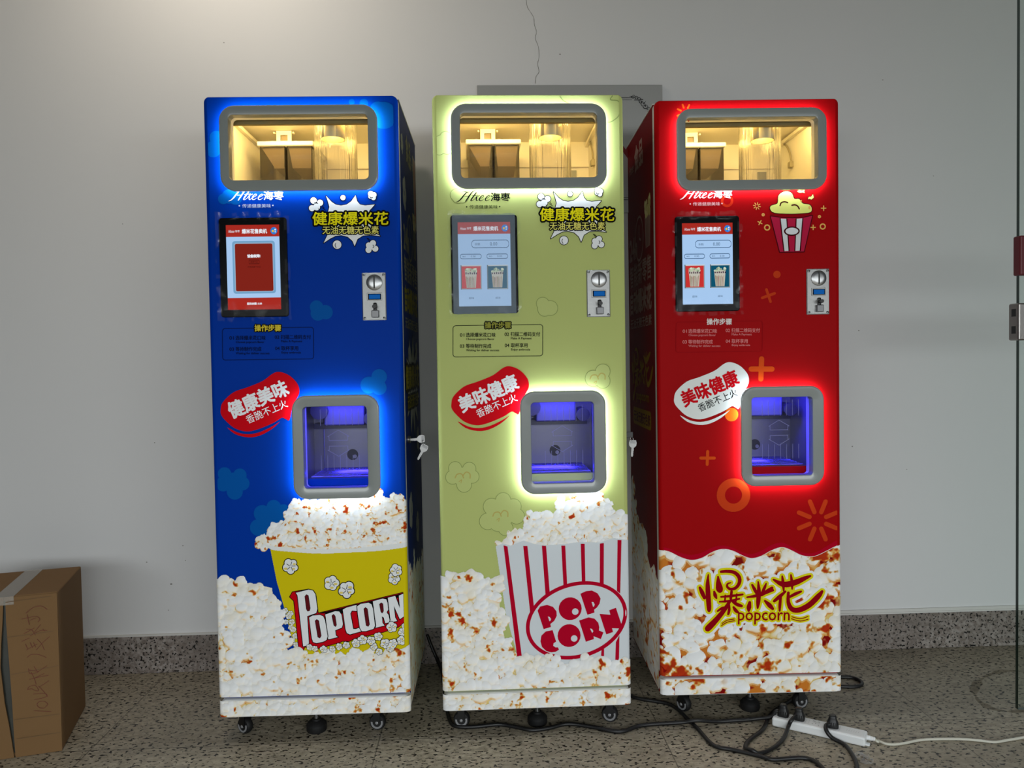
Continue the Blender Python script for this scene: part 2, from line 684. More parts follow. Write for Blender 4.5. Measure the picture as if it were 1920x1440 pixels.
def popcorn_picture(w, h, res, ks, seed, ok=None, amber=0.3, dens=1.0, deep=0.0):
    """RGB (sRGB 0-255) and mask of a popcorn heap print, w x h metres; ok(x, y) says where kernels may lie."""
    rs = np.random.RandomState(seed)
    nx, ny = int(w / res) + 1, int(h / res) + 1
    Hh = np.full((ny, nx), -1.0)
    warm, rim, kid = np.zeros((ny, nx)), np.ones((ny, nx)), np.zeros((ny, nx))
    st = ks * math.sqrt(0.42 / dens)
    gx_, gy_ = np.meshgrid(np.arange(-ks / 2, w + ks / 2, st), np.arange(-ks / 2, h + ks / 2, st))
    kx = (gx_ + rs.uniform(-.55, .55, gx_.shape) * st).ravel()
    ky = (gy_ + rs.uniform(-.55, .55, gy_.shape) * st).ravel()
    sh = rs.permutation(len(kx))
    kx, ky = kx[sh], ky[sh]
    if ok is not None:
        k = ok(kx, ky)
        kx, ky = kx[k], ky[k]

    def blob(cx, cy, r, zc, wm, el=1.0, an=0.0, lump=0.0):
        i0, i1 = max(int((cx - r) / res), 0), min(int((cx + r) / res) + 2, nx)
        j0, j1 = max(int((cy - r) / res), 0), min(int((cy + r) / res) + 2, ny)
        if i1 <= i0 or j1 <= j0:
            return
        X, Y = np.meshgrid(np.arange(i0, i1) * res - cx, np.arange(j0, j1) * res - cy)
        a, b = X * cos(an) + Y * sin(an), (-X * sin(an) + Y * cos(an)) * el
        q = (a * a + b * b) / (r * r)
        if lump:
            t = np.arctan2(b, a)
            q = q * (1 + lump * np.sin(3 * t + an * 7) + lump * .6 * np.sin(5 * t + an * 3))
        z = zc + r * 0.75 * np.sqrt(np.clip(1 - q, 0, 1))
        s = (slice(j0, j1), slice(i0, i1))
        k = (q < 1) & (z > Hh[s])
        Hh[s] = np.where(k, z, Hh[s])
        warm[s] = np.where(k, wm, warm[s])
        rim[s] = np.where(k, q, rim[s])

    for x, y in zip(kx, ky):
        zb = rs.rand() * ks * 0.5
        wm = rs.rand() ** 2
        kk = ks * rs.uniform(0.7, 1.3)
        nl = rs.randint(3, 7)
        ang = rs.rand() * 6.3 + np.arange(nl) * 2 * pi / nl + rs.uniform(-.5, .5, nl)
        for a in ang:
            dd = kk * rs.uniform(0.18, 0.42)
            blob(x + dd * cos(a), y + dd * sin(a), kk * rs.uniform(0.20, 0.40), zb + kk * rs.uniform(0, .14), wm * rs.uniform(.4, 1), rs.uniform(1, 1.5), rs.rand() * 3, rs.uniform(0, .22))
        blob(x, y, kk * 0.26, zb + kk * rs.uniform(0, .12), wm, 1.0, rs.rand() * 3, .2)
    mask = Hh > -0.5
    Hf = np.where(mask, Hh, (Hh[mask].min() if mask.any() else 0) - ks * .12)
    n = max(int(ks * 0.10 / res), 1)
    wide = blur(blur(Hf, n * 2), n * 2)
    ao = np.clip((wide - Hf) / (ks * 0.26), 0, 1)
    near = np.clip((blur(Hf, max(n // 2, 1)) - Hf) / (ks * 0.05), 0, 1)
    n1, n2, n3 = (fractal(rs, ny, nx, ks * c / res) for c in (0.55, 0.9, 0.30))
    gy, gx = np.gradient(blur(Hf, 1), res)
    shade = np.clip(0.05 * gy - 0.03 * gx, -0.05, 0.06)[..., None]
    white, cream, yel = np.array([244, 245, 245.]), np.array([242, 234, 214.]), np.array([226, 196, 118.])
    ambr, rust, deepc = np.array([204, 122, 44.]), np.array([176, 52, 20.]), np.array([132, 16, 14.])

    def lay(col, c, f):
        f = np.clip(f, 0, 1)[..., None]
        return col * (1 - f) + c * f
    col = np.ones((ny, nx, 1)) * white
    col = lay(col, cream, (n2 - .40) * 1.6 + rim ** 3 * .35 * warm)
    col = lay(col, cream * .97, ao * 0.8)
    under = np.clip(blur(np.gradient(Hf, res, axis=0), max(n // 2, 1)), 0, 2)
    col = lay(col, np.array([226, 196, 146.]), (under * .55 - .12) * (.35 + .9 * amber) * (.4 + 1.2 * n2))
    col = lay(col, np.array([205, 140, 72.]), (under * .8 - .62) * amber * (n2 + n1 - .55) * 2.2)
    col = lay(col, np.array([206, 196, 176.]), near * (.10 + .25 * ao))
    lowk = ao * .9 + near * .25
    col = lay(col, yel, (lowk + n2 * .9 - (1.22 - .45 * amber)) * 3.2)
    col = lay(col, ambr, (lowk * .8 + n1 * 1.1 - (1.42 - .50 * amber)) * 5)
    col = lay(col, rust, (lowk * .6 + n1 * .9 + n3 * .5 - (1.62 - .50 * amber)) * 7)
    spots = (n1 - .5) * 1.7 + (n3 - .5) * .7 + (n2 - .5) * .5
    col = lay(col, yel, (spots - (.36 - .10 * amber)) * 7)
    col = lay(col, ambr, (spots - (.43 - .12 * amber)) * 9)
    col = lay(col, rust, (spots - (.52 - .12 * amber)) * 10)
    col = np.clip(col * (1 + shade), 0, 255)
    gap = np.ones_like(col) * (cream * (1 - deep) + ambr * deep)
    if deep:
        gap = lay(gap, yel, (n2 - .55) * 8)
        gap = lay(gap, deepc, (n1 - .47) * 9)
    return np.where(mask[..., None], col, gap), mask


def picture_mat():
    m = bpy.data.materials.new('photo_print')
    m.use_nodes = True
    nt = m.node_tree
    b = nt.nodes['Principled BSDF']
    b.inputs['Roughness'].default_value = 0.4
    b.inputs['Specular IOR Level'].default_value = 0.03
    a = nt.nodes.new('ShaderNodeVertexColor')
    a.layer_name = 'print'
    nt.links.new(a.outputs['Color'], b.inputs['Base Color'])
    return m


M_print = picture_mat()


def picture_obj(name, col, mask, a0, b0, res, place, layer_off, parent):
    """Mesh of the printed picture: one vertex per dot of ink, only where mask is set; array rows run upwards from b0."""
    ny, nx = mask.shape
    A = np.arange(nx) * res + a0
    B = np.arange(ny) * res + b0
    idx = np.arange(ny * nx).reshape(ny, nx)
    fm = mask[:-1, :-1] & mask[1:, :-1] & mask[:-1, 1:] & mask[1:, 1:]
    q = np.stack([idx[:-1, :-1][fm], idx[:-1, 1:][fm], idx[1:, 1:][fm], idx[1:, :-1][fm]], 1)
    used = np.zeros(ny * nx, bool)
    used[q.ravel()] = True
    new = np.cumsum(used) - 1
    q = new[q]
    AA, BB = np.meshgrid(A, B)
    co = place(AA.ravel()[used], BB.ravel()[used], layer_off)
    me = bpy.data.meshes.new(name)
    me.vertices.add(len(co))
    me.vertices.foreach_set('co', co.astype(np.float32).ravel())
    me.loops.add(q.size)
    me.loops.foreach_set('vertex_index', q.astype(np.int32).ravel())
    me.polygons.add(len(q))
    me.polygons.foreach_set('loop_start', np.arange(0, q.size, 4, dtype=np.int32))
    me.polygons.foreach_set('loop_total', np.full(len(q), 4, np.int32))
    me.materials.append(M_print)
    me.update(calc_edges=True)
    at = me.color_attributes.new('print', 'FLOAT_COLOR', 'POINT')
    c4 = np.ones((len(co), 4), np.float32)
    c4[:, :3] = lin(col.reshape(-1, 3)[used])
    at.data.foreach_set('color', c4.ravel())
    o = bpy.data.objects.new(name, me)
    COL.objects.link(o)
    if parent:
        o.parent = parent
    return o


# ------------------------------------------------------------------ the three vending machines
W, H, D, Z0, ZS = 0.535, 1.805, 0.508, 0.070, 0.1245
SPOT = {'b': (-0.4853229, 2.1948972, -0.0138633), 'g': (0.1444761, 2.1900889, 0.0045303), 'r': (0.7799067, 2.2365057, -0.0242138)}
EDGE_R = 0.012


def uv(k, px, py, off=0.0):
    """Photograph pixel -> (across, up) metres on the front of machine k, off metres in front of it."""
    x, y, a = SPOT[k]
    n = np.array([-sin(a), cos(a), 0.0])
    c = np.array([x, y, 0.0])
    p = on_plane(px, py, c - n * off, n) - c
    return np.array([p[0] * cos(a) + p[1] * sin(a), p[2]])


def side_vz(k, s, px, py):
    """Photograph pixel -> (back, up) metres on a side of machine k (s = -1 left, 1 right)."""
    x, y, a = SPOT[k]
    n = np.array([cos(a), sin(a), 0.0])
    c = np.array([x, y, 0.0])
    p = on_plane(px, py, c + n * s * W / 2, n) - c
    return np.array([-p[0] * sin(a) + p[1] * cos(a), p[2]])


FLAT = W / 2 - EDGE_R


def front(a, b, k):
    return (min(max(a, -FLAT), FLAT), -0.0002 - k, b)


def front_c(a, b, k):
    """As front(), but wrapping round the edge; for small pieces only."""
    return tuple(front_arr(np.array([float(a)]), np.array([float(b)]), k)[0])


def front_arr(a, b, k):
    """Follows the rounded upright edges of the door."""
    k = k + 0.0002
    s = np.clip((np.abs(a) - FLAT) / EDGE_R, 0, 0.999)
    cs = np.sqrt(1 - s * s)
    x = np.where(s > 0, np.sign(a) * (FLAT + (EDGE_R + k) * s), a)
    y = np.where(s > 0, EDGE_R - (EDGE_R + k) * cs, -k)
    return np.stack([x, y, b], 1)


M_white = mat('white_powder_coat', (222, 222, 218), 0.4, vary=0.02)
M_frame = mat('grey_white_frame', (134, 140, 138), 0.25, spec=0.5, coat=0.2)
M_led = glow('led_strip', (225, 240, 255), 58.0)
M_cream = mat('cream_lining', (226, 220, 204), 0.45, vary=0.02)
M_bin = clear('smoky_bin', (0.90, 0.88, 0.84), 0.03, 0.05, haze=0.04, haze_col=(0.5, 0.45, 0.36), fres=1.2)
M_funnel = mat('brown_funnel', (112, 96, 72), 0.35)
M_tube = clear('acrylic_tube', (0.95, 0.93, 0.88), 0.28, 0.08, haze=0.05, haze_col=(0.9, 0.85, 0.7), ribs=0.5)
M_pane = clear('window_pane', (1, 1, 1), 0.0, 0.01, fres=1.14)
M_flap = clear('flap_acrylic', (0.93, 0.94, 1.0), 0.0, 0.02, haze=0.03, haze_col=(0.4, 0.4, 0.7), fres=1.12)
M_liner = mat('steel_lining', (120, 120, 128), 0.35, 0.4, bump=0.04, bscale=120)
M_wire = mat('chrome_wire', (205, 205, 210), 0.2, 0.9)
M_chrome = mat('chrome', (150, 150, 150), 0.30, 1.0)
M_coin = mat('cast_zinc', (150, 150, 149), 0.42, 0.75, vary=0.08, scale=60, bump=0.10, bscale=160)
M_bezel = mat('black_glass_bezel', (8, 9, 10), 0.25, spec=0.08)
M_rubber = mat('black_rubber', (14, 14, 15), 0.6)
M_hubgrey = mat('grey_hub', (150, 150, 152), 0.35, 0.3)
M_mark = mat('engraved_line', (120, 120, 176), 0.5)
M_film = clear('protective_film', (0.97, 0.98, 0.99), 0.0, 0.05, fres=1.12)
M_film_glare = clear('painted_glare_film', (0.9, 0.92, 0.95), 0.0, 0.12, haze=0.34, haze_col=(0.40, 0.50, 0.60), fres=1.15)  # milky mix paints glare over the green machine's screen


M_film_rim = clear('film_rim', (0.97, 0.98, 0.99), 0.02, 0.10, haze=0.02, haze_col=(0.80, 0.84, 0.88), fres=1.2)


def plate(m, u0, u1, z0, z1, y1, holes, k_face=0, k_back=1, cr=0.016, flange=0.0205):
    """Sheet-metal door leaf with a rounded rim, cut-outs and a pale rear flange."""
    n = 6
    ez = 0.003
    front_loop = rrect(u0 + EDGE_R, u1 - EDGE_R, z0 + ez, z1 - ez, max(cr - EDGE_R, 0.003), n)
    loops = [[Vector((p[0], p[1], 0)) for p in front_loop]] + [[Vector((p[0], p[1], 0)) for p in h] for h in holes]
    tris = tessellate_polygon(loops)
    m.add([(p.x, 0.0, p.y) for l in loops for p in l], tris, k_face)
    rings = []
    for i in range(6):
        t = pi / 2 * i / 5
        ins = EDGE_R * (1 - sin(t))
        rings.append([(p[0], EDGE_R * (1 - cos(t)), p[1]) for p in rrect(u0 + ins, u1 - ins, z0 + ins * ez / EDGE_R, z1 - ins * ez / EDGE_R, max(cr - ins, 0.003), n)])
    rings.append([(p[0], y1 - flange, p[2]) for p in rings[-1]])
    m.loft(rings, k_face)
    m.loft([rings[-1], [(p[0], y1, p[2]) for p in rings[-1]]], k_back, False, False)
    back = [[Vector((p[0], p[2], 0)) for p in rings[-1]]] + loops[1:]
    m.add([(p.x, y1, p.y) for l in back for p in l], tessellate_polygon(back), k_back)
    for h in holes:
        m.loft([[(p[0], 0.0, p[1]) for p in h], [(p[0], y1, p[1]) for p in h]], k_back)


def frame_ring(o, i, y_back, y_front):
    """o, i = (u0, u1, z0, z1, radius) of the outer and inner outline."""
    m = MB()

    def rr(t, g, y):
        return [(p[0], y, p[1]) for p in rrect(t[0] - g, t[1] + g, t[2] - g, t[3] + g, max(t[4] + g, 0.002), 8)]
    m.loft([rr(i, 0.001, y_back), rr(o, -0.001, y_back), rr(o, 0, y_back - 0.0015), rr(o, 0, y_front + 0.004), rr(o, -0.0012, y_front + 0.0012), rr(o, -0.004, y_front),
            rr(i, 0.003, y_front), rr(i, 0.0008, y_front + 0.0008), rr(i, 0, y_front + 0.003), rr(i, 0, 0.003), rr(i, 0.001, y_back)], 0)
    return m


def cr(ox, oy, s=4.1739):
    return lambda x, y: (ox + x / s, oy + y / s)


class Art:
    """A Decal fed with points read off the photograph in some enlargement of it."""

    def __init__(self, k, view, s=4.1739, base=None, shift=(0, 0), place=None):
        self.k, self.view, self.s, self.shift = k, view, s, np.asarray(shift)
        self.d = base or Decal(place or front)
        self.u = 0.00150 / s

    def p(self, x, y):
        return uv(self.k, *self.view(x, y)) + self.shift

    def T(self, pts):
        return [self.p(*q[:2]) for q in pts]

    def poly(self, pts, m, layer=1, holes=(), smooth=0):
        pts = catmull(pts, True, smooth) if smooth else pts
        self.d.poly(self.T(pts), m, layer, [self.T(h) for h in holes])

    def outlined(self, pts, fill, line, w, layer=1, smooth=0, holes=()):
        pts = catmull(pts, True, smooth) if smooth else pts
        P = self.T(pts)
        self.d.stroke(P, w * self.u, line, layer, closed=True)
        self.d.poly(P, fill, layer + 1, [self.T(h) for h in holes])

    def disc(self, x, y, r, m, layer=1, ry=None, rot=0.0):
        self.d.disc(self.p(x, y), r * self.u, m, layer, ry=ry * self.u if ry else None, rot=rot)

    def ring(self, x, y, r0, r1, m, layer=1):
        self.d.ring(self.p(x, y), r0 * self.u, r1 * self.u, m, layer)

    def stroke(self, pts, m, layer=1, w=None, smooth=0, closed=False, grow=0.0):
        pts = [tuple(q) if len(q) > 2 else (*q, w) for q in pts]
        if smooth:
            pts = catmull(pts, closed, smooth)
        self.d.stroke(self.T(pts), [max(q[2] + grow, 0.5) * self.u for q in pts], m, layer, closed)

    def text(self, s, x0, x1, y0, y1, m, layer=1, bold=0.0, rot=0.0, shear=0.0):
        a, c = self.p((x0 + x1) / 2, (y0 + y1) / 2)
        if rot:
            w, h = (x1 - x0) * self.u, (y1 - y0) * self.u
        else:
            w = self.p(x1, (y0 + y1) / 2)[0] - self.p(x0, (y0 + y1) / 2)[0]
            h = self.p(x0, y0)[1] - self.p(x0, y1)[1]
            A, B = self.p(x0, (y0 + y1) / 2), self.p(x1, (y0 + y1) / 2)
            rot = math.atan2(B[1] - A[1], B[0] - A[0])
        self.d.text(s, (a - w / 2, a + w / 2, c - h / 2, c + h / 2), m, layer, bold * self.u, rot, shear)

    def cloud(self, discs, fill, line, w, layer=1):
        for x, y, r in discs:
            self.disc(x, y, r + w, line, layer)
        for x, y, r in discs:
            self.disc(x, y, r, fill, layer + 1)


# brush-written logo of the red machine, (x, y, width) along each stroke
BRUSH = [
    [(742, 822, 10), (737, 900, 34), (742, 1000, 42), (748, 1085, 38), (748, 1105, 26)],
    [(676, 925, 22), (695, 965, 36), (712, 1005, 26)],
    [(788, 955, 16), (796, 985, 32), (806, 1008, 14)],
    [(818, 838, 14), (822, 890, 42), (830, 935, 58), (838, 950, 30)],
    [(842, 800, 22), (895, 797, 26), (950, 808, 30), (984, 845, 32), (984, 890, 30), (955, 928, 26), (915, 936, 24), (890, 918, 20), (893, 895, 16), (918, 886, 10)],
    [(842, 997, 16), (920, 990, 22), (1010, 978, 18)],
    [(924, 955, 22), (918, 1010, 24)],
    [(875, 985, 14), (872, 1035, 16)], [(965, 975, 14), (958, 1030, 16)],
    [(830, 1035, 14), (900, 1030, 20), (985, 1012, 16)],
    [(908, 1035, 26), (870, 1095, 36), (810, 1170, 44), (745, 1238, 52), (738, 1245, 44)],
    [(930, 1030, 22), (965, 1055, 30), (1002, 1068, 24)],
    [(905, 1060, 18), (905, 1100, 24), (898, 1132, 20)],
    [(940, 1078, 20), (958, 1105, 30), (980, 1122, 16)],
    [(815, 1108, 16), (850, 1085, 22), (880, 1075, 12)],
    [(1132, 878, 12), (1138, 960, 36), (1132, 1040, 34), (1128, 1085, 16)],
    [(1085, 903, 18), (1105, 940, 28), (1122, 975, 20)],
    [(1240, 928, 26), (1200, 955, 32), (1160, 985, 18)], [(1195, 892, 12), (1180, 930, 26), (1160, 970, 18)],
    [(1045, 1000, 14), (1130, 985, 28), (1250, 945, 18)],
    [(1066, 1040, 24), (1060, 1078, 40), (1058, 1105, 22)],
    [(1185, 1028, 18), (1220, 1062, 38), (1246, 1090, 24)],
    [(1252, 862, 16), (1330, 900, 46), (1420, 885, 48), (1500, 850, 34), (1540, 834, 18)],
    [(1320, 835, 14), (1326, 880, 26), (1332, 948, 16)], [(1388, 825, 14), (1396, 880, 26), (1398, 935, 14)],
    [(1345, 955, 18), (1300, 995, 32), (1258, 1030, 24)],
    [(1308, 1000, 22), (1302, 1060, 26), (1300, 1105, 18)],
    [(1468, 955, 18), (1420, 975, 28), (1360, 1008, 16)],
    [(1368, 965, 24), (1368, 1040, 32), (1395, 1092, 40), (1450, 1100, 44), (1530, 1062, 46), (1600, 995, 44), (1632, 955, 24)],
]

LOGO = [
    [(85, 465, 10), (150, 440, 25), (230, 370, 36), (310, 270, 36), (390, 180, 24)],
    [(270, 150, 4), (340, 152, 14), (420, 165, 20), (480, 155, 8), (530, 150, 3)],
    [(370, 440, 28), (430, 350, 36), (500, 250, 36), (570, 160, 24), (640, 118, 12), (710, 115, 4)],
    [(340, 290, 14), (490, 285, 14)],
    [(690, 180, 26), (620, 270, 34), (545, 375, 36), (525, 420, 26), (565, 425, 16), (620, 385, 8)],
    [(555, 272, 12), (690, 265, 12)],
    [(725, 240, 10), (700, 330, 34), (688, 395, 30), (715, 425, 18), (765, 380, 8)],
    [(615, 400, 8), (660, 345, 14), (700, 300, 14)], [(745, 285, 20), (790, 262, 14)],
    [(790, 372, 10), (865, 330, 12), (912, 285, 16), (880, 262, 18), (822, 305, 26), (785, 370, 32), (797, 422, 26), (855, 418, 15), (910, 375, 7)],
    [(960, 372, 10), (1040, 330, 12), (1092, 290, 16), (1065, 264, 18), (1005, 305, 26), (962, 370, 32), (974, 422, 26), (1035, 418, 15), (1100, 370, 7)],
]


def logo(art, m, layer=6):
    for s in LOGO:
        art.stroke(s, m, layer, smooth=4)
    art.text('海枣', 1120, 1705, 185, 438, m, layer, bold=5)


def tagline(art, m, layer=6):
    art.text('传递健康美味', 485, 1330, 553, 667, m, layer, bold=0.8)
    art.disc(400, 608, 22, m, layer)
    art.disc(1390, 600, 22, m, layer)


def badge(art):
    wht, blk, yel, pal = ink((236, 238, 238)), ink((8, 8, 10)), ink((226, 214, 18)), ink((224, 216, 110))
    art.outlined([(440, 120), (560, 250), (650, 310), (760, 330), (880, 310), (980, 240), (1075, 110), (1110, 240), (1170, 310), (1280, 330), (1490, 310), (1420, 390),
                  (1370, 440), (1450, 800), (1550, 960), (1600, 998), (1400, 970), (1230, 985), (1110, 1060), (1048, 1215), (1000, 1100), (900, 1010), (760, 975), (640, 990),
                  (520, 1050), (380, 1142), (460, 980), (400, 800), (490, 440), (510, 360), (480, 240)], wht, blk, 30, 6)
    art.cloud([(170, 220, 70), (310, 270, 68), (135, 385, 66), (235, 360, 75)], wht, blk, 14, 6)
    art.cloud([(805, 160, 56)], wht, blk, 14, 6)
    art.cloud([(1405, 80, 62), (1470, 100, 58), (1460, 165, 52), (1395, 140, 45)], wht, blk, 14, 6)
    art.cloud([(670, 1180, 92)], wht, blk, 14, 6)
    art.cloud([(1440, 1150, 66), (1350, 1195, 62), (1490, 1270, 66), (1345, 1295, 66), (1410, 1230, 60)], wht, blk, 14, 6)
    for s in ([(190, 275), (225, 258), (262, 285)], [(350, 375), (430, 430)], [(365, 350), (400, 385)], [(1380, 130), (1400, 165), (1440, 160)], [(640, 1150), (625, 1195), (650, 1250)],
              [(1310, 1040), (1370, 1110)], [(1335, 1045), (1385, 1090)], [(1440, 1190), (1462, 1220), (1440, 1250)], [(280, 400), (300, 450)]):
        art.stroke(s, blk, 8, w=14, smooth=3)
    art.text('健康爆米花', 150, 1772, 470, 752, blk, 9, bold=42)
    art.text('无油无糖无色素', 362, 1568, 778, 948, blk, 9, bold=26)
    art.text('健康爆米花', 150, 1772, 470, 752, yel, 10, bold=6)
    art.text('无油无糖无色素', 362, 1568, 778, 948, pal, 10, bold=2.5)


def instructions(art, title, text_m, line_m, edge=None):
    loop = [(x, y) for x, y in rrect(248, 950, 957, 1202, 22, 5)]
    sk = [(x, y - (x - 248) * 0.014 + 6) for x, y in loop]
    art.stroke(sk, line_m, 6, w=5, closed=True)
    if edge:
        art.text('操作步骤', 498, 700, 934, 984, edge, 7, bold=9)
    art.text('操作步骤', 498, 700, 934, 984, title, 8, bold=1.5)
    for n, zh, en, x, y, wz, we in (('01', '选择爆米花口味', 'Choose popcorn flavor', 300, 1035, 232, 220), ('02', '扫描二维码支付', 'Make A Payment', 650, 1029, 230, 162),
                                    ('03', '等待制作完成', 'Waiting for deliver success', 300, 1122, 198, 258), ('04', '取杯享用', 'Enjoy ambrosia', 652, 1116, 130, 148)):
        art.text(n, x + 2, x + 36, y - 12, y + 14, text_m, 7, bold=0.6)
        art.text(zh, x + 49, x + 49 + wz, y - 17, y + 17, text_m, 7, bold=0.6)
        art.text(en, x + 51, x + 51 + we, y + 24, y + 46, text_m, 7, bold=0.4)


def bubble(art, big, fill, bigm, smallm):
    art.poly([(235, 365), (252, 305), (335, 228), (440, 190), (560, 140), (640, 82), (695, 70), (770, 100), (830, 165), (842, 225), (825, 270), (790, 330), (765, 440), (735, 435),
              (705, 425), (640, 465), (520, 515), (430, 532), (340, 505), (275, 450), (240, 405)], fill, 6, smooth=4)
    art.poly([(285, 500), (345, 552), (440, 577), (530, 565), (625, 515), (690, 455), (640, 487), (540, 535), (450, 553), (365, 540)], fill, 6, smooth=3)
    art.text(big, 281, 765, 215, 345, bigm, 8, bold=4.6, rot=math.radians(22.5))
    art.text('香脆不上火', 420, 758, 342, 410, smallm, 8, bold=0.3, rot=math.radians(22.5))


def doodle(art, x, y, r, seed, layer=5):
    """Cartoon popcorn with a black outline and yellow dabs."""
    rnd = random.Random(seed)
    blk, wht, yel = ink((12, 10, 10)), ink((232, 234, 234)), ink((226, 204, 110))
    a0 = rnd.random() * 6
    L = [(x + r * .5 * cos(a0 + i * 2 * pi / 5), y + r * .5 * sin(a0 + i * 2 * pi / 5), r * rnd.uniform(.36, .50)) for i in range(5)]
    art.cloud(L + [(x, y, r * .4)], wht, blk, max(r * 0.10, 4), layer)
    for i in (0, 2, 3):
        art.disc(L[i][0] + r * .14 * cos(i * 2 + a0), L[i][1] + r * .14, L[i][2] * .5, yel, layer + 2, ry=L[i][2] * .3)
    for i in range(5):
        a = a0 + (i + .5) * 2 * pi / 5
        art.stroke([(x + r * .12 * cos(a), y + r * .12 * sin(a)), (x + r * .55 * cos(a + .2), y + r * .55 * sin(a + .2))], blk, layer + 3, w=max(r * .07, 3))


def screen_ui(k, ux, parent, fault):
    """Lit touch display: u0..u1 across, z0..z1 up, laid out in per-mille of its size."""
    u0, u1, z0, z1 = -0.202 + ux, -0.056 + ux, 1.2175, 1.4510
    d = Decal(lambda a, b, kk: (u0 + (u1 - u0) * a / 100, -0.0066 - kk, z0 + (z1 - z0) * (1 - b / 100)), 0.00006)
    bgc, red = pixel((172, 206, 244)), pixel((172, 44, 34))
    R = lambda a0, a1, b0, b1: [(a0, b0), (a1, b0), (a1, b1), (a0, b1)]
    asp = (z1 - z0) / (u1 - u0)

    def rr(a0, a1, b0, b1, r):
        return [(x, y / asp) for x, y in rrect(a0, a1, b0 * asp, b1 * asp, r, 5)]

    def tx(s, a0, a1, b0, b1, m, layer=3, bold=0.0, shear=0.0):
        d.text(s, (a0, a1, b0, b1), m, layer, bold, 0, shear)
        V = d.v
    d.poly(R(0, 100, 0, 100), bgc, 0)
    d.poly(R(0, 100, 0, 14), red, 1)
    wht = pixel((235, 238, 245))
    flipt = lambda s, a0, a1, b0, b1, m, layer=3, bold=0.0, shear=0.0: d.text(s, (a0, a1, b1, b0), m, layer, bold, 0, -shear)
    flipt('Htxee', 5, 16, 5.6, 9.2, wht, shear=0.4)
    flipt('海枣', 17, 26, 5.8, 8.8, wht)
    flipt('爆米花售卖机', 30, 77, 5.0, 10.2, wht, bold=0.25)
    d.disc((90, 7.3), 6.4, pixel((42, 128, 214)), 2, ry=4.2)
    d.disc((88, 7.6), 2.0, pixel((236, 190, 60)), 3, ry=1.4)
    d.disc((92.5, 6.0), 1.6, wht, 3, ry=1.1)
    d.disc((92.5, 8.6), 1.2, wht, 3, ry=.8)
    if fault:
        d.poly(rr(11, 91, 19, 81, 5), pixel((118, 166, 204)), 1)
        d.poly(rr(14, 88, 21, 79, 4), pixel((150, 176, 200)), 2)
        d.poly(rr(16, 86.5, 22.2, 78.2, 3), pixel((132, 36, 26)), 3)
        flipt('设备故障!', 39, 63, 35, 38.5, wht, 5, 0.35)
        dk = pixel((62, 14, 12))
        d.stroke(rr(42, 61, 41.5, 46, 0.5), 0.5, dk, 5, closed=True)
        flipt('故障代码', 44.5, 58.5, 42.7, 45, dk, 5)
        flipt('升降装置不到位', 39, 63.5, 48.6, 50.6, dk, 5)
        d.poly(R(0, 100, 86, 100), red, 1)
        flipt('您的余额: 0.00', 36, 64, 91.6, 94.4, wht, 5, 0.15)
    else:
        ln, dk = pixel((52, 84, 122)), pixel((70, 96, 126))
        d.stroke(rr(26, 97, 21.5, 30.5, 6), 0.8, ln, 2, closed=True)
        flipt('余额:', 32, 43, 24.6, 27.6, dk)
        flipt('0.00', 61, 75, 24.0, 28.0, dk)
        for a in (4, 54.5):
            d.stroke(rr(a, a + 40, 38, 43.4, 3.8), 0.8, ln, 2, closed=True)
            flipt('单价:', a + 4, a + 11, 39.8, 41.8, dk)
            flipt('0.00', a + 20, a + 29, 39.6, 41.8, dk)
        for a, c, nm in ((4, (206, 52, 50), '甜味'), (54.5, (16, 84, 110), '咸味')):
            d.poly(R(a, a + 40, 51, 80), pixel((150, 160, 166)), 2)
            d.poly(R(a, a + 40, 51, 52.2), pixel((205, 212, 216)), 3)
            d.poly(R(a, a + 2, 51, 80), pixel((96, 108, 112)), 3)
            d.poly(R(a + 2, a + 38, 52.4, 78.8), pixel(c), 4)
            d.poly([(a + 8, 58), (a + 31, 58), (a + 28.5, 78), (a + 11, 78)], pixel((196, 192, 178)), 5)
            rnd = random.Random(int(a))
            for i in range(14):
                d.disc((a + 9 + rnd.random() * 22, 55.4 + rnd.random() * 3.4), 2.6, pixel([(214, 220, 196), (186, 200, 170), (150, 168, 140)][i % 3]), 6, 8, ry=1.4)
            for i in range(6):
                d.poly([(a + 9 + i * 4, 59.5 + (i % 2) * .6), (a + 11.5 + i * 4, 59.5 + (i % 2) * .6), (a + 11.2 + i * 4, 62), (a + 9.3 + i * 4, 62)], pixel((66, 34, 58)), 6)
            for i in range(7):
                d.poly([(a + 10.2 + i * 2.8, 65 + (i % 3)), (a + 11.8 + i * 2.7, 64 + (i % 2)), (a + 12.4 + i * 2.3, 78), (a + 11.6 + i * 2.3, 78)], pixel([(150, 122, 92), (128, 112, 84), (140, 60, 54)][i % 3]), 6)
            flipt(nm, a + 15, a + 25, 89, 91.6, dk)
    o = d.build('display', parent)
    o['label'] = 'lit display showing a red fault message' if fault else 'lit pale blue display with two popcorn cups'
    return o


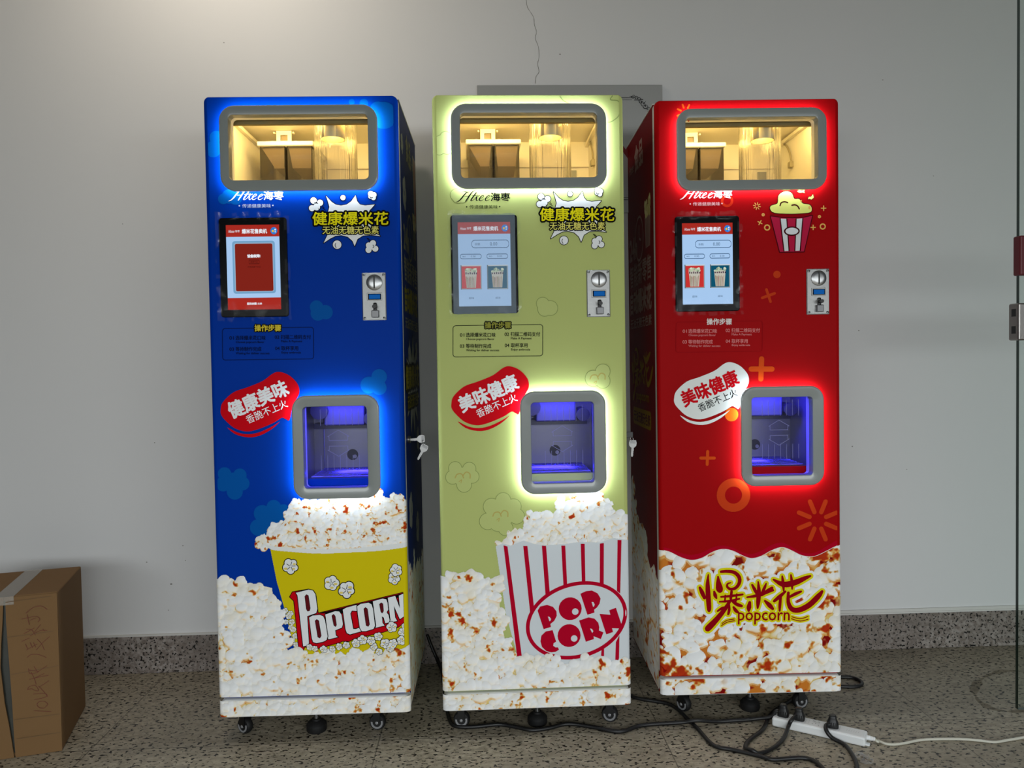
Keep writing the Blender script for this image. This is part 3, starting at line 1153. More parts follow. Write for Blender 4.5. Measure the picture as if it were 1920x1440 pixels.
def machine(k, name_c, paint, side_paint, label, dfr, dsc, dcoin, fault):
    x, y, a = SPOT[k]
    root = empty('popcorn_vending_machine', (x, y, 0), a)
    tag(root, label, 'vending machine', 'popcorn vending machines in a row')
    M_paint = mat('door_vinyl', paint, 0.42, spec=0.03, bump=0.02, bscale=25)
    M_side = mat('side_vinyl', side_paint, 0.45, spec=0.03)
    # cabinet shell, open at the front
    m = MB()
    e = W / 2 - 0.0015
    t = 0.004
    y0 = 0.036
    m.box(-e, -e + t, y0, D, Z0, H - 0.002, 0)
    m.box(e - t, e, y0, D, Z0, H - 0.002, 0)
    m.box(-e + t, e - t, D - t, D, Z0, H - 0.002, 1)
    m.box(-e + t, e - t, y0, D - t, Z0, Z0 + t, 1)
    m.box(-e + t, e - t, y0, D - t, H - 0.006, H - 0.002, 1)
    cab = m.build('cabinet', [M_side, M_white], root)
    m = MB()
    m.box(-W / 2, W / 2, 0.0355, D + 0.002, H - 0.002, H + 0.002, 0, 0.0015)
    m.build('roof_panel', M_white, root)
    # door with its two openings, plinth below
    wi = (-0.190 + dfr, 0.189 + dfr, 1.570, 1.7465, 0.012)
    wo = (-0.2155 + dfr, 0.2155 + dfr, 1.5405, 1.7735, 0.042)
    pi_ = (-0.0070 + dfr, 0.1690 + dfr, 0.7195, 0.9455, 0.010)
    po = (-0.0375 + dfr, 0.2030 + dfr, 0.6885, 0.9770, 0.040)
    holes = [rrect(wi[0] - .004, wi[1] + .004, wi[2] - .004, wi[3] + .004, .012, 5), rrect(pi_[0] - .004, pi_[1] + .004, pi_[2] - .004, pi_[3] + .004, .010, 5)]
    m = MB()
    plate(m, -W / 2, W / 2, ZS + 0.0015, H, 0.0345, holes)
    door = m.build('front_door', [M_paint, M_white], root)
    m = MB()
    plate(m, -W / 2, W / 2, Z0, ZS - 0.0015, 0.0345, [], cr=0.018)
    plinth = m.build('plinth', [M_white, M_white], root)

    # lit window
    fr = frame_ring(wo, wi, -0.012, -0.024).build('window_frame', M_frame, root, angle=22)
    m = MB()
    rr = lambda t, g, yy: [(p[0], yy, p[1]) for p in rrect(t[0] - g, t[1] + g, t[2] - g, t[3] + g, t[4] + g, 8)]
    m.loft([rr(wo, -0.006, -0.0118), rr(wo, -0.006, -0.0060)], 0)
    m.build('light_strip', M_led, fr)
    m = MB()
    m.add([(p[0], 0.001, p[1]) for p in rrect(*wi[:4], wi[4], 6)], [tuple(range(28))], 0)
    m.build('window_pane', M_pane, fr)
    c = dfr
    m = MB()
    x0, x1, yb, za, zb = -0.226 + c, 0.226 + c, 0.40, 1.535, 1.784
    m.box(x0 - .003, x0, .036, yb, za, zb, 0)
    m.box(x1, x1 + .003, .036, yb, za, zb, 0)
    m.box(x0, x1, yb, yb + .003, za, zb, 0)
    m.box(x0, x1, .036, yb, zb, zb + .003, 0)
    m.box(x0, x1, .036, yb, za - .003, za, 0)
    m.box(x0, x1, .046, .060, 1.7415, zb, 1)                       # header lip; its shade is painted in as a darker colour
    m.box(x0, x1, yb - .010, yb, 1.700, 1.712, 0)                   # rail on the rear wall
    for xx in (x0, x1 - .012):
        m.box(xx, xx + .012, .060, yb - .002, 1.766, 1.776, 0)
    ch = m.build('display_chamber', [M_cream, mat('painted_shade_lip', (120, 108, 74), 0.6, spec=0.1)], root)
    m = MB()
    m.box(-.030 + .185 + c, .185 + c, yb - .005, yb, 1.655, 1.690, 0)
    m.build('data_plate', mat('grey_plate', (120, 122, 118), 0.4, 0.4), ch)
    m = MB()
    m.tube(catmull([(x1 - .004, .33, 1.764), (x1 - .006, .30, 1.748), (x1 - .006, .275, 1.72), (x1 - .005, .265, 1.690)], n=4), 0.003, 6)
    m.box(x1 - .012, x1, .258, .280, 1.672, 1.692, 0, .002)
    m.build('sensor_lead', mat('lead_sheath', (150, 140, 110), 0.5), ch)
    m = MB()
    m.box(-.178 + c, -.009 + c, .198, .396, 1.724, 1.738, 0, .003)
    lid = m.build('hopper_lid', M_cream, root)
    m = MB()
    for a0, a1 in ((-.172, -.0965), (-.0905, -.0150)):
        for bx in ((a0, a0 + .0025, .208, .392), (a1 - .0025, a1, .208, .392), (a0 + .0025, a1 - .0025, .208, .2105), (a0 + .0025, a1 - .0025, .3895, .392)):
            m.box(bx[0] + c, bx[1] + c, bx[2], bx[3], 1.540, 1.7238, 0)
    m.build('hopper_bin', M_bin, lid)
    m = MB()
    for a0, a1 in ((-.168, -.1005), (-.0865, -.0190)):
        r0 = [(a0 + c, .214, 1.722), (a1 + c, .214, 1.722), (a1 + c, .386, 1.722), (a0 + c, .386, 1.722)]
        t0_ = .034 if a0 < -.1 else .006
        r1 = [(a0 + t0_ + c, .232, 1.664), (a1 - .006 + c, .232, 1.664), (a1 - .006 + c, .372, 1.664), (a0 + t0_ + c, .372, 1.664)]
        m.loft([r0, r1], 0, False, True)
    m.build('hopper_funnel', M_funnel, lid)
    m = MB()
    m.box(-.132 + c, -.120 + c, .248, .252, 1.738, 1.783, 0)
    m.box(-.098 + c, -.086 + c, .248, .252, 1.738, 1.783, 0)
    m.box(-.120 + c, -.098 + c, .248, .252, 1.738, 1.752, 0)
    m.box(-.120 + c, -.098 + c, .248, .252, 1.770, 1.783, 0)
    for s in (-.138, -.080):
        m.lathe([(.0025, .243), (.0025, .256)], 'y', (s + c, 0, 1.776), 8, 0)
        m.box(s - .003 + c, s + .003 + c, .2495, .251, 1.774, 1.778, 0)
    m.box(-.148 + c, -.140 + c, .248, .252, 1.738, 1.752, 0)
    m.box(-.078 + c, -.070 + c, .248, .252, 1.738, 1.752, 0)
    m.box(-.119 + c, -.099 + c, .254, .258, 1.750, 1.772, 1)
    m.build('hopper_bracket', [M_cream, M_funnel], lid)
    m = MB()
    m.lathe([(.062, 1.537), (.062, 1.7835)], 'z', (.072 + c, .127, 0), 40, 0, caps=False)
    tb = m.build('popcorn_tube', M_tube, root, smooth=True)
    m = MB()
    m.lathe([(.035, 1.712), (.035, 1.7832), (.033, 1.7832), (.033, 1.712)], 'z', (.070 + c, .098, 0), 32, 0, caps=False)
    m.build('inner_chute', mat('cream_chute', (206, 192, 150), 0.35), tb, smooth=True)
    area_light('chamber_light', (c, 0.075, 1.772), (c, 0.36, 1.60), 0.38, 0.02, 2.0, (1.0, 0.70, 0.22), root)

    # pickup hatch
    pf = frame_ring(po, pi_, -0.012, -0.025).build('pickup_frame', M_frame, root, angle=22)
    m = MB()
    m.loft([rr(po, -0.006, -0.0118), rr(po, -0.006, -0.0060)], 0)
    m.build('light_strip', M_led, pf)
    m = MB()
    x0, x1, yb, za, zb = -.034 + c, .198 + c, .228, .700, .968
    m.box(x0 - .002, x0, .036, yb, za, zb, 0)
    m.box(x1, x1 + .002, .036, yb, za, zb, 0)
    m.box(x0, x1, yb, yb + .002, za, zb, 0)
    m.box(x0, x1, .036, yb, zb, zb + .002, 0)
    m.box(x0, x1, .036, yb, za - .002, za, 0)
    pc = m.build('pickup_chamber', M_liner, root)
    m = MB()
    m.lathe([(.017, yb - .0015), (.017, yb - .0005)], 'y', (.083 + c, 0, .782), 24, 0)
    m.lathe([(.006, yb - .003), (.006, yb - .0015)], 'y', (.090 + c, 0, .776), 10, 1)
    m.build('sensor_hole', [M_black, M_liner], pc)
    m = MB()
    m.box(.018 + c, .138 + c, .130, .205, .880, .967, 0, .004)
    m.lathe([(.026, .120), (.026, .200)], 'y', (.006 + c, 0, .925), 18, 1)
    m.lathe([(.020, .115), (.020, .190)], 'y', (.158 + c, 0, .900), 18, 1)
    m.box(-.020 + c, .176 + c, .165, .215, .868, .884, 1)
    m.build('drop_chute', [mat('chute_metal', (84, 84, 92), 0.4, 0.3), mat('dark_motor', (34, 34, 38), 0.4)], pc)
    m = MB()
    m.box(pi_[0] - .004, pi_[1] + .004, .0372, .0395, za, .7375, 0)
    m.build('hatch_lip', M_paint, pc)
    m = MB()
    g0, g1 = pi_[0] + .004, pi_[1] - .002
    for i in range(8):
        yy = .048 + .170 * i / 7
        m.tube([(g0, yy, .7420), (g1, yy, .7420)], .0014, 6)
    for xx in (g0, g0 + .085, g0 + .115, g1):
        m.tube([(xx, .046, .7395), (xx, .222, .7395)], .0018, 6)
    m.tube([(g0, .0445, .7405), (g1, .0445, .7405)], .0026, 6)
    m.tube([(g0, .224, .7405), (g1, .224, .7405)], .0026, 6)
    m.tube([(g0, .224, .7405), (g0, .224, .960)], .0018, 6)
    m.build('cup_rack', M_wire, pc)
    m = MB()
    m.add([(p[0], .010, p[1]) for p in rrect(pi_[0] - .002, pi_[1] + .002, .7395, pi_[3] + .002, .004, 4)], [tuple(range(20))], 0)
    flap = m.build('pickup_flap', M_flap, root)
    d = Decal(lambda aa, bb_, kk: (aa, .0094 - kk, bb_))
    for i in range(7):
        uu = .034 + .0178 * i + c
        d.stroke([(uu, .936), (uu, .890)], .0011, M_mark, 1)
        d.stroke([(uu, .806), (uu, .764)], .0011, M_mark, 1)
    au, az = .083 + c, .845
    for sgn, pts in ((1, [(-.030, .014), (0, .032), (.030, .014), (.026, .014), (.026, .003), (-.026, .003), (-.026, .014)]),):
        d.stroke([(au + p[0], az + p[1]) for p in pts], .0013, M_mark, 1, closed=True)
        d.stroke([(au + p[0], az - .010 - p[1]) for p in pts], .0013, M_mark, 1, closed=True)
    d.build('flap_marks', flap)
    area_light('hatch_light', (.085 + c, .090, .962), (.085 + c, .16, .74), 0.14, 0.08, 1.7, (0.03, 0.02, 1.0), root)

    # touch screen
    m = MB()
    bz = [(p[0], p[1]) for p in rrect(-.222 + dsc, -.036 + dsc, 1.197, 1.471, .008, 4)]
    m.loft([[(p[0], yy, p[1]) for p in rrect(-.222 + dsc + g, -.036 + dsc - g, 1.197 + g, 1.471 - g, .008 - g, 4)] for g, yy in ((0, 0), (0, -.0045), (.0006, -.0058), (.002, -.0064))], 0, False, True)
    ts = m.build('touch_screen', M_bezel, root)
    ts['label'] = 'black framed touch screen'
    screen_ui(k, dsc, ts, fault)
    n = 30
    rs = np.random.RandomState({'b': 3, 'g': 5, 'r': 9}[k])
    fu0, fu1, fz0, fz1 = -.231 + dsc, -.029 + dsc, 1.186, 1.484
    V, F = [], []
    nz = blur(rs.rand(n + 1, n + 1), 1)
    for j in range(n + 1):
        for i in range(n + 1):
            ed = max(abs(i / n - .5), abs(j / n - .5)) * 2
            w_ = max(0, ed - .86) / .14
            V.append((fu0 + (fu1 - fu0) * i / n + (nz[j, i] - .5) * .012 * w_, -.0085 - (nz[j, i] - .35) * (.0012 + .014 * w_), fz0 + (fz1 - fz0) * j / n + (nz[i, j] - .5) * .012 * w_))
    F = [(j * (n + 1) + i, j * (n + 1) + i + 1, (j + 1) * (n + 1) + i + 1, (j + 1) * (n + 1) + i) for j in range(n) for i in range(n)]
    film_mi = [(1 if k == 'g' else 0) if 2 <= i < n - 2 and 1 <= j < n - 1 else (2 if nz[j, i] > .54 else 0) for j in range(n) for i in range(n)]
    fl = mesh_obj('protective_film', V, F, [M_film, M_film_glare, M_film_rim], ts, film_mi, smooth=True)

    # coin acceptor
    c = dcoin
    m = MB()
    m.loft([[(p[0] + c, yy, p[1]) for p in rrect(.157 + g, .223 - g, 1.183 + g, 1.315 - g, .002, 3)] for g, yy in ((0, 0), (0, -.003), (.002, -.0045))], 0, False, True)
    ca = m.build('coin_acceptor', M_coin, root)
    m = MB()
    m.lathe([(.0222, -.0044), (.0222, -.0062), (.0205, -.0072), (.012, -.0085), (.0, -.0088)], 'y', (.1915 + c, 0, 1.288), 32, 0)
    m.box(.1895 + c, .1935 + c, -.0096, -.0070, 1.271, 1.305, 1)
    m.build('coin_slot', [M_chrome, M_black], ca, angle=50)
    m = MB()
    m.box(.170 + c, .212 + c, -.0060, -.0040, 1.2375, 1.2595, 0, .001)
    m.box(.1735 + c, .2095 + c, -.0065, -.0055, 1.2400, 1.2565, 1)
    m.box(.1765 + c, .2070 + c, -.0067, -.0060, 1.2420, 1.2545, 2)
    dg_ = m.build('coin_display', [M_coin, mat('lcd_frame', (6, 14, 30), 0.6, spec=0.05), glow('lcd_blue', (22, 92, 168), 0.8)], ca)
    dg_['label'] = 'small blue liquid crystal readout'
    m = MB()
    m.box(.1875 + c, .1975 + c, -.0052, -.0040, 1.205, 1.2315, 0, .003)
    m.lathe([(.004, 0.0), (.004, -.016), (.0055, -.018), (.0055, -.026)], 'y', (.1925 + c, -.001, 1.220), 12, 0)
    m.box(.183 + c, .203 + c, -.015, -.004, 1.190, 1.2105, 1, .002)
    m.build('return_lever', [M_black, mat('return_button', (120, 120, 122), 0.45, 0.8)], ca)
    for su in (.163, .217):
        for sz in (1.189, 1.309):
            m = MB()
            m.lathe([(.0036, -.0044), (.0036, -.0056), (.002, -.0066), (0, -.0068)], 'y', (su + c, 0, sz), 12, 0)
            m.build('screw', M_chrome, ca, smooth=True)
    return root, door, plinth, M_paint


def caster(root, u, rot, w):
    m = MB()
    m.lathe([(.008, -.010), (.021, -.010), (.0235, -.006), (.024, 0), (.0235, .006), (.021, .010), (.008, .010)], 'y', (0, 0, .024), 28, 0)
    o = m.build('caster', M_rubber, root, angle=50)
    o.location = (u, w, 0)
    o.rotation_euler = (0, 0, rot)
    m = MB()
    n = 26
    ar = np.linspace(pi * 0.95, pi * 2.12, n)
    m.loft([[(r * cos(t), yy, .024 + r * sin(t)) for t in ar] for r, yy in ((.0125, -.0102), (.0125, -.0118), (.0175, -.0118), (.0175, -.0102))], 0, closed=False)
    m.lathe([(.0045, -.010), (.0045, -.0135), (.003, -.0145), (0, -.0148)], 'y', (0, 0, .024), 12, 0)
    m.build('hub', M_hubgrey, o)
    m = MB()
    m.box(-.010, .010, -.0135, -.0125, .024, .060, 0)
    m.box(-.010, .010, .0125, .0135, .024, .060, 0)
    m.box(-.020, .022, -.016, .016, .058, .0695, 0, .002)
    m.build('fork', M_black, o)
    return o


def levelling_foot(root, u, w):
    m = MB()
    m.lathe([(.027, .0), (.029, .004), (.029, .020), (.022, .028), (.013, .031), (.013, .036)], 'z', (0, 0, 0), 24, 0)
    o = m.build('levelling_foot', M_rubber, root, angle=40)
    o.location = (u, w, 0)
    m = MB()
    prof = []
    for i in range(16):
        z = .034 + i * .0022
        prof += [(.0075, z), (.0062, z + .0013)]
    m.lathe(prof, 'z', (0, 0, 0), 14, 0)
    m.build('threaded_rod', M_chrome, o)
    return o


RES = 0.0011
ART_H = 0.62                          # the printed pictures lie below this height


def grid_xy(nx, ny, b0):
    A, B = np.meshgrid(np.arange(nx) * RES - W / 2, np.arange(ny) * RES + b0)
    return A, B


def to_uv(k, view, pts):
    return [tuple(uv(k, *view(*p))) for p in pts]


def floor_prints(k, edge_uv, ks, seed, amber, door, plinth, off, jag=0.0, **kw):
    """Popcorn picture over the foot of the door and the plinth; edge_uv is the upper edge from left to right."""
    b0 = Z0 + 0.002
    poly = [(-W / 2 - .05, b0 - .05)] + [(-W / 2 - .05, edge_uv[0][1])] + list(edge_uv) + [(W / 2 + .05, edge_uv[-1][1]), (W / 2 + .05, b0 - .05)]
    h = max(p[1] for p in edge_uv) - b0 + 0.03
    up_ = -jag if jag else .05
    ok = (lambda x, y: inside([(p[0], p[1] + up_) for p in poly], x - W / 2, y + b0))
    col, mask = popcorn_picture(W, h, RES, ks, seed, ok, amber, **kw)
    ny, nx = mask.shape
    A, B = grid_xy(nx, ny, b0)
    core = inside([(p[0], p[1] - max(jag, 0) * 1.6) for p in poly], A, B)
    mask = mask | core
    if jag == 0:
        mask = inside(poly, A, B)
    mk = mask & (B > ZS + 0.0048)
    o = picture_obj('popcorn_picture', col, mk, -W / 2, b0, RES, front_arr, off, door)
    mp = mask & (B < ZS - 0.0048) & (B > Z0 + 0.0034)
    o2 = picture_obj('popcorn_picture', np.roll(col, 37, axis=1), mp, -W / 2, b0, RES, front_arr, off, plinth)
    return col


def heap_print(k, heap, ks, seed, amber, solids, door, off, name):
    """Picture of a full popcorn tub: a kernel heap and flat coloured solids (polygon, colour) painted over it."""
    P = [p for p in heap] + [q for s, _ in solids for q in s]
    b0, b1 = min(p[1] for p in P) - .01, max(p[1] for p in P) + .03
    col, mask = popcorn_picture(W, b1 - b0, RES, ks, seed, lambda x, y: inside(heap, x - W / 2, y + b0), amber, dens=1.5)
    ny, nx = mask.shape
    A, B = grid_xy(nx, ny, b0)
    hp = inside([(p[0], p[1]) for p in heap], A, B)
    mask |= hp & (B < max(p[1] for p in heap) - ks * .8)
    for s, c in solids:
        f = inside(s, A, B)
        col[f] = c
        mask |= f
    return picture_obj(name, col, mask, -W / 2, b0, RES, front_arr, off, door)


# ------------------------------------------------------------------ side pictures
def side_place(s):
    return lambda v, z, k: (s * (W / 2 - 0.0015 + 0.0002 + k), v, z)


def side_place_arr(s):
    return lambda v, z, k: np.stack([np.full_like(v, s * (W / 2 - 0.0015 + 0.0002 + k)), v, z], 1)


def side_prints(k, s, cab, c_text, c_main, c_faint, seed, ks, amber, wave):
    d = Decal(side_place(s), 0.0002)
    dirn = 1 if s > 0 else -1          # reading direction along v
    tx = lambda t, v0, v1, z0, z1, m, layer=2, bold=0.0: d.text(t, ((v0, v1, z0, z1) if dirn > 0 else (v1, v0, z0, z1)), m, layer, bold)
    T, Mn, Fa = ink(c_text), ink(c_main), ink(c_faint)
    tx('Htxee', .365, .445, 1.690, 1.722, T)
    tx('食品', .20, .345, 1.678, 1.760, T, bold=.003)
    v = (lambda a: a) if dirn < 0 else (lambda a: .55 - a)
    tx('24h', *sorted((v(.455), v(.315))), 1.398, 1.468, T, bold=.003)
    d.ring((v(.275), 1.452), .066, .074, T, 2)
    d.stroke([(v(.275), 1.452), (v(.275), 1.492)], .008, T, 2)
    d.stroke([(v(.275), 1.452), (v(.248), 1.444)], .008, T, 2)
    # stacked popcorn cup
    d.poly([(v(.175), 1.500), (v(.085), 1.500), (v(.095), 1.405), (v(.165), 1.405)], T, 2)
    for i in range(3):
        d.stroke([(v(.155 - i * .025), 1.495), (v(.150 - i * .020), 1.410)], .007, Fa, 3)
    rnd = random.Random(4)
    for i in range(26):
        d.disc((v(.172 - rnd.random() * .085), 1.505 + rnd.random() * .055 * (1 - abs(i % 7 - 3) / 5)), .013, ink([(222, 206, 160), (196, 176, 120)][i % 2]), 3, 10)
    tx('智能新零售', *sorted((v(.455), v(.085))), 1.305, 1.380, T, bold=.0012)
    tx('自动爆米花', *sorted((v(.455), v(.085))), 1.215, 1.290, Mn if s > 0 else T, bold=.0035)
    tx('无油无糖无色素', *sorted((v(.455), v(.085))), 1.165, 1.198, T, bold=.0006)
    if s < 0:
        q0 = np.array([640.0, 770.0])
        f = lambda x, y: (v(.455 - (x - 640) / 1010 * .385), 1.105 - (y - 770) / 500 * .185)
        for st in BRUSH:
            P = catmull(st, n=3)
            d.stroke([f(p[0], p[1]) for p in P], [p[2] * .00040 for p in P], Mn, 2)
        tx('popcorn', v(.36), v(.14), .922, .945, Mn, bold=.001) if False else tx('popcorn', *sorted((v(.36), v(.14))), .918, .948, Mn, bold=.001)
        d.poly([(p[0], p[1]) for p in rrect(*sorted((v(.425), v(.110))), .842, .900, .016, 4)], Mn, 2)
        tx('无油无糖无色素', *sorted((v(.41), v(.125))), .853, .889, Fa, 3, .001)
    else:
        W8, BK = ink((150, 152, 148)), ink((10, 10, 14))
        n = 22
        star = [(.27 + (.20 if i % 2 else .125) * cos(i * 2 * pi / n), .99 + (.16 if i % 2 else .085) * sin(i * 2 * pi / n)) for i in range(n)]
        d.stroke(star, .010, BK, 2, closed=True)
        d.poly(star, W8, 3)
        tx('健康爆米花', .07, .47, .985, 1.055, BK, 4, .012)
        tx('健康爆米花', .07, .47, .985, 1.055, Mn, 5, .002)
        tx('无油无糖无色素', .11, .43, .925, .965, BK, 4, .008)
        tx('无油无糖无色素', .11, .43, .925, .965, Mn, 5, .0008)
        for vv, zz, r in ((.14, 1.565, .05), (.40, .81, .04), (.14, .62, .055), (.33, .53, .05), (.18, 1.085, .03), (.40, 1.10, .03), (.10, 1.70, .03)):
            for i in range(5):
                d.disc((vv + r * .5 * cos(i * 1.26), zz + r * .6 * sin(i * 1.26)), r * .45, W8, 2, 12)
        # striped bunting cup near the rear top edge
        d.poly([(.40, 1.745), (.505, 1.745), (.505, 1.505), (.43, 1.53)], W8, 2)
        for i in range(2):
            d.stroke([(.435 + i * .04, 1.735), (.452 + i * .03, 1.54)], .013, ink((168, 30, 40)), 3)
    d.build('side_lettering', cab)
    b0 = Z0 + .004
    top = max(p[1] for p in wave)
    ok = lambda x, y: inside([(-.1, b0 - .1)] + [(-.1, wave[0][1])] + list(wave) + [(.7, wave[-1][1]), (.7, b0 - .1)], x + .037, y + b0)
    col, mask = popcorn_picture(D - .04, top - b0 + .03, 0.0022, ks, seed, ok, amber)
    ny, nx = mask.shape
    A, B = np.meshgrid(np.arange(nx) * .0022 + .037, np.arange(ny) * .0022 + b0)
    mask |= ok(A - .037, B - b0) & (B < top - ks)
    picture_obj('popcorn_picture', col, mask, .037, b0, .0022, side_place_arr(s), 0.0001, cab)


# ================================================================== blue machine
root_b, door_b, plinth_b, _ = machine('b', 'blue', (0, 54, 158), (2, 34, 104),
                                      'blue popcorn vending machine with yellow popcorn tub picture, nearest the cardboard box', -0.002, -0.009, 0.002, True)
V_A, V_B, V_C, V_D, V_E = cr(360, 160), cr(360, 480), cr(360, 680), cr(380, 900), cr(390, 1080)
pale = ink((4, 112, 204))
pale2 = ink((2, 84, 164))


def silhouettes(k, view, groups, fill, line=None, w=3, layer=1, dabs=None):
    d = Decal(front)
    for discs in groups:
        a = Art(k, view, base=d)
        if line:
            for x, y, r in discs:
                a.disc(x, y, r + w, line, layer)
        for x, y, r in discs:
            a.disc(x, y, r, fill, layer + 1)
    return d


POP_C1 = [(255, 870, 52), (375, 880, 52), (245, 950, 58), (395, 945, 55), (335, 1010, 62), (320, 930, 70)]
POP_C2 = [(640, 1130, 56), (550, 1180, 66), (520, 1290, 66), (625, 1250, 100), (715, 1170, 62), (735, 1270, 62), (600, 1330, 60)]
for view, groups in ((V_B, [[(975, 400, 52), (1045, 440, 56), (985, 450, 56)], [(1465, 945, 60), (1385, 1010, 66), (1465, 1030, 58)]]),
                     (V_C, [POP_C1, POP_C2]),
                     (V_A, [[(1250, 130, 88), (1180, 110, 60), (1345, 140, 92), (1455, 190, 62), (1500, 235, 104)], [(190, 410, 52), (165, 500, 62), (230, 470, 45)], [(290, 870, 55), (245, 890, 40), (340, 885, 50)]])):
    for g in groups:
        a = Art('b', view, base=Decal(front))
        for x, y, r in g:
            u_, z_ = a.p(x, y)
            if z_ + r * a.u > H - .010:
                r = max((H - .010 - z_) / a.u, 1)
            a.disc(x, y, r, pale2, 1)
        a.d.build('pale_popcorn_print', door_b)

# pieces shared with the green machine are drawn once in its frame and moved over
SH_B_LOGO = uv('b', *V_A(285, 905)) - uv('g', *cr(790, 150)(270, 955))
SH_B_BADGE = uv('b', *V_A(940, 990)) - uv('g', *cr(790, 150)(925, 1000))
SH_B_STEP = uv('b', *V_B(238, 570)) - uv('g', *cr(790, 380)(248, 965))
SH_B_BUB = uv('b', *V_C(225, 370)) - uv('g', *cr(790, 670)(235, 365))
SH_R_LOGO = uv('r', *cr(1150, 160)(520, 892)) - uv('g', *cr(790, 150)(270, 955))
SH_R_STEP = uv('r', *cr(1150, 380)(540, 1005)) - uv('g', *cr(790, 380)(300, 1035))
SH_R_BUB = uv('r', *cr(1150, 660)(475, 365)) - uv('g', *cr(790, 670)(235, 365))
V_LOGO, V_BADGE, V_STEP, V_BUB = cr(850, 350, 16), cr(1000, 350, 11.707), cr(790, 380), cr(790, 670)
white_ink, black_ink, red_ink = ink((240, 242, 244)), ink((10, 12, 14)), ink((206, 6, 22))

a = Art('g', V_LOGO, 16, shift=SH_B_LOGO)
logo(a, white_ink)
tagline(a, ink((196, 206, 222)))
o = a.d.build('brand_lettering', door_b)
o['label'] = 'white script brand lettering on blue'
a = Art('g', V_BADGE, 11.707, shift=SH_B_BADGE)
badge(a)
a.d.build('slogan_burst', door_b)
a = Art('g', V_STEP, shift=SH_B_STEP)
instructions(a, ink((222, 200, 60)), ink((2, 20, 62)), ink((2, 24, 74)), black_ink)
a.d.build('instruction_print', door_b)
a = Art('g', V_BUB, shift=SH_B_BUB)
bubble(a, '健康美味', red_ink, white_ink, white_ink)
a.d.build('slogan_bubble', door_b)['label'] = 'red slogan bubble with white lettering'

heap = to_uv('b', V_D, [(470, 500), (468, 440), (520, 415), (580, 380), (640, 310), (690, 215), (700, 175), (780, 165), (860, 200), (900, 150), (1050, 90), (1350, 90), (1400, 130), (1470, 150),
                        (1500, 120), (1545, 140), (1580, 195), (1620, 200), (1620, 520), (1350, 530), (900, 555), (600, 530)])
yel = to_uv('b', V_D, [(528, 540), (700, 560), (900, 572), (1150, 564), (1400, 550), (1640, 516), (1640, 1440), (760, 1440), (720, 1330), (640, 1010), (580, 800)])
rim = to_uv('b', V_D, catmull([(462, 478), (520, 512), (700, 532), (900, 541), (1150, 536), (1350, 517), (1640, 484)], n=4) + catmull([(1640, 518), (1400, 552), (1150, 567), (900, 575), (700, 562), (540, 545), (482, 505)], n=4))
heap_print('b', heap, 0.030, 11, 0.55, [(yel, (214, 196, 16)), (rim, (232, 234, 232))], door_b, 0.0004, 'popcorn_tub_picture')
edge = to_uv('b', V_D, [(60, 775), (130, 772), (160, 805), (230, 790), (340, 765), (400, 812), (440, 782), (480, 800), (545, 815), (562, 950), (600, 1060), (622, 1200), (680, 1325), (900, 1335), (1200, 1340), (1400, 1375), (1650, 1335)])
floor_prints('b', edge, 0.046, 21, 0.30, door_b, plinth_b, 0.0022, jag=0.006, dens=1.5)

# cartoon lettering of the tub
V_P = cr(530, 1080, 8.0)
d = Decal(front, 0.00010)
a = Art('b', V_P, 8.0, base=d)
blk, wht, rd, dr = ink((10, 8, 10)), ink((232, 234, 236)), ink((200, 4, 22)), ink((98, 20, 28))
for i, (x, y, r) in enumerate([(40, 520, 46), (90, 600, 50), (50, 690, 44), (140, 690, 50), (120, 560, 48), (160, 800, 46), (190, 900, 48), (150, 960, 42), (200, 1030, 46), (120, 770, 44),
                               (1850, 300, 55), (1860, 420, 55), (1855, 530, 50)]):
    doodle(a, x, y, r, i, 6)
a.outlined([(110, 312), (150, 240), (390, 200), (500, 300), (530, 560), (900, 470), (1800, 250), (1850, 600), (1872, 690), (1740, 760), (1500, 840), (1080, 930), (1000, 975), (900, 972), (860, 990),
            (540, 1080), (330, 1060), (310, 1105), (248, 1108), (172, 370)], rd, blk, 22, 10)
a.poly([(530, 560), (900, 475), (1660, 290), (1800, 255), (1820, 300), (900, 560)], blk, 12)
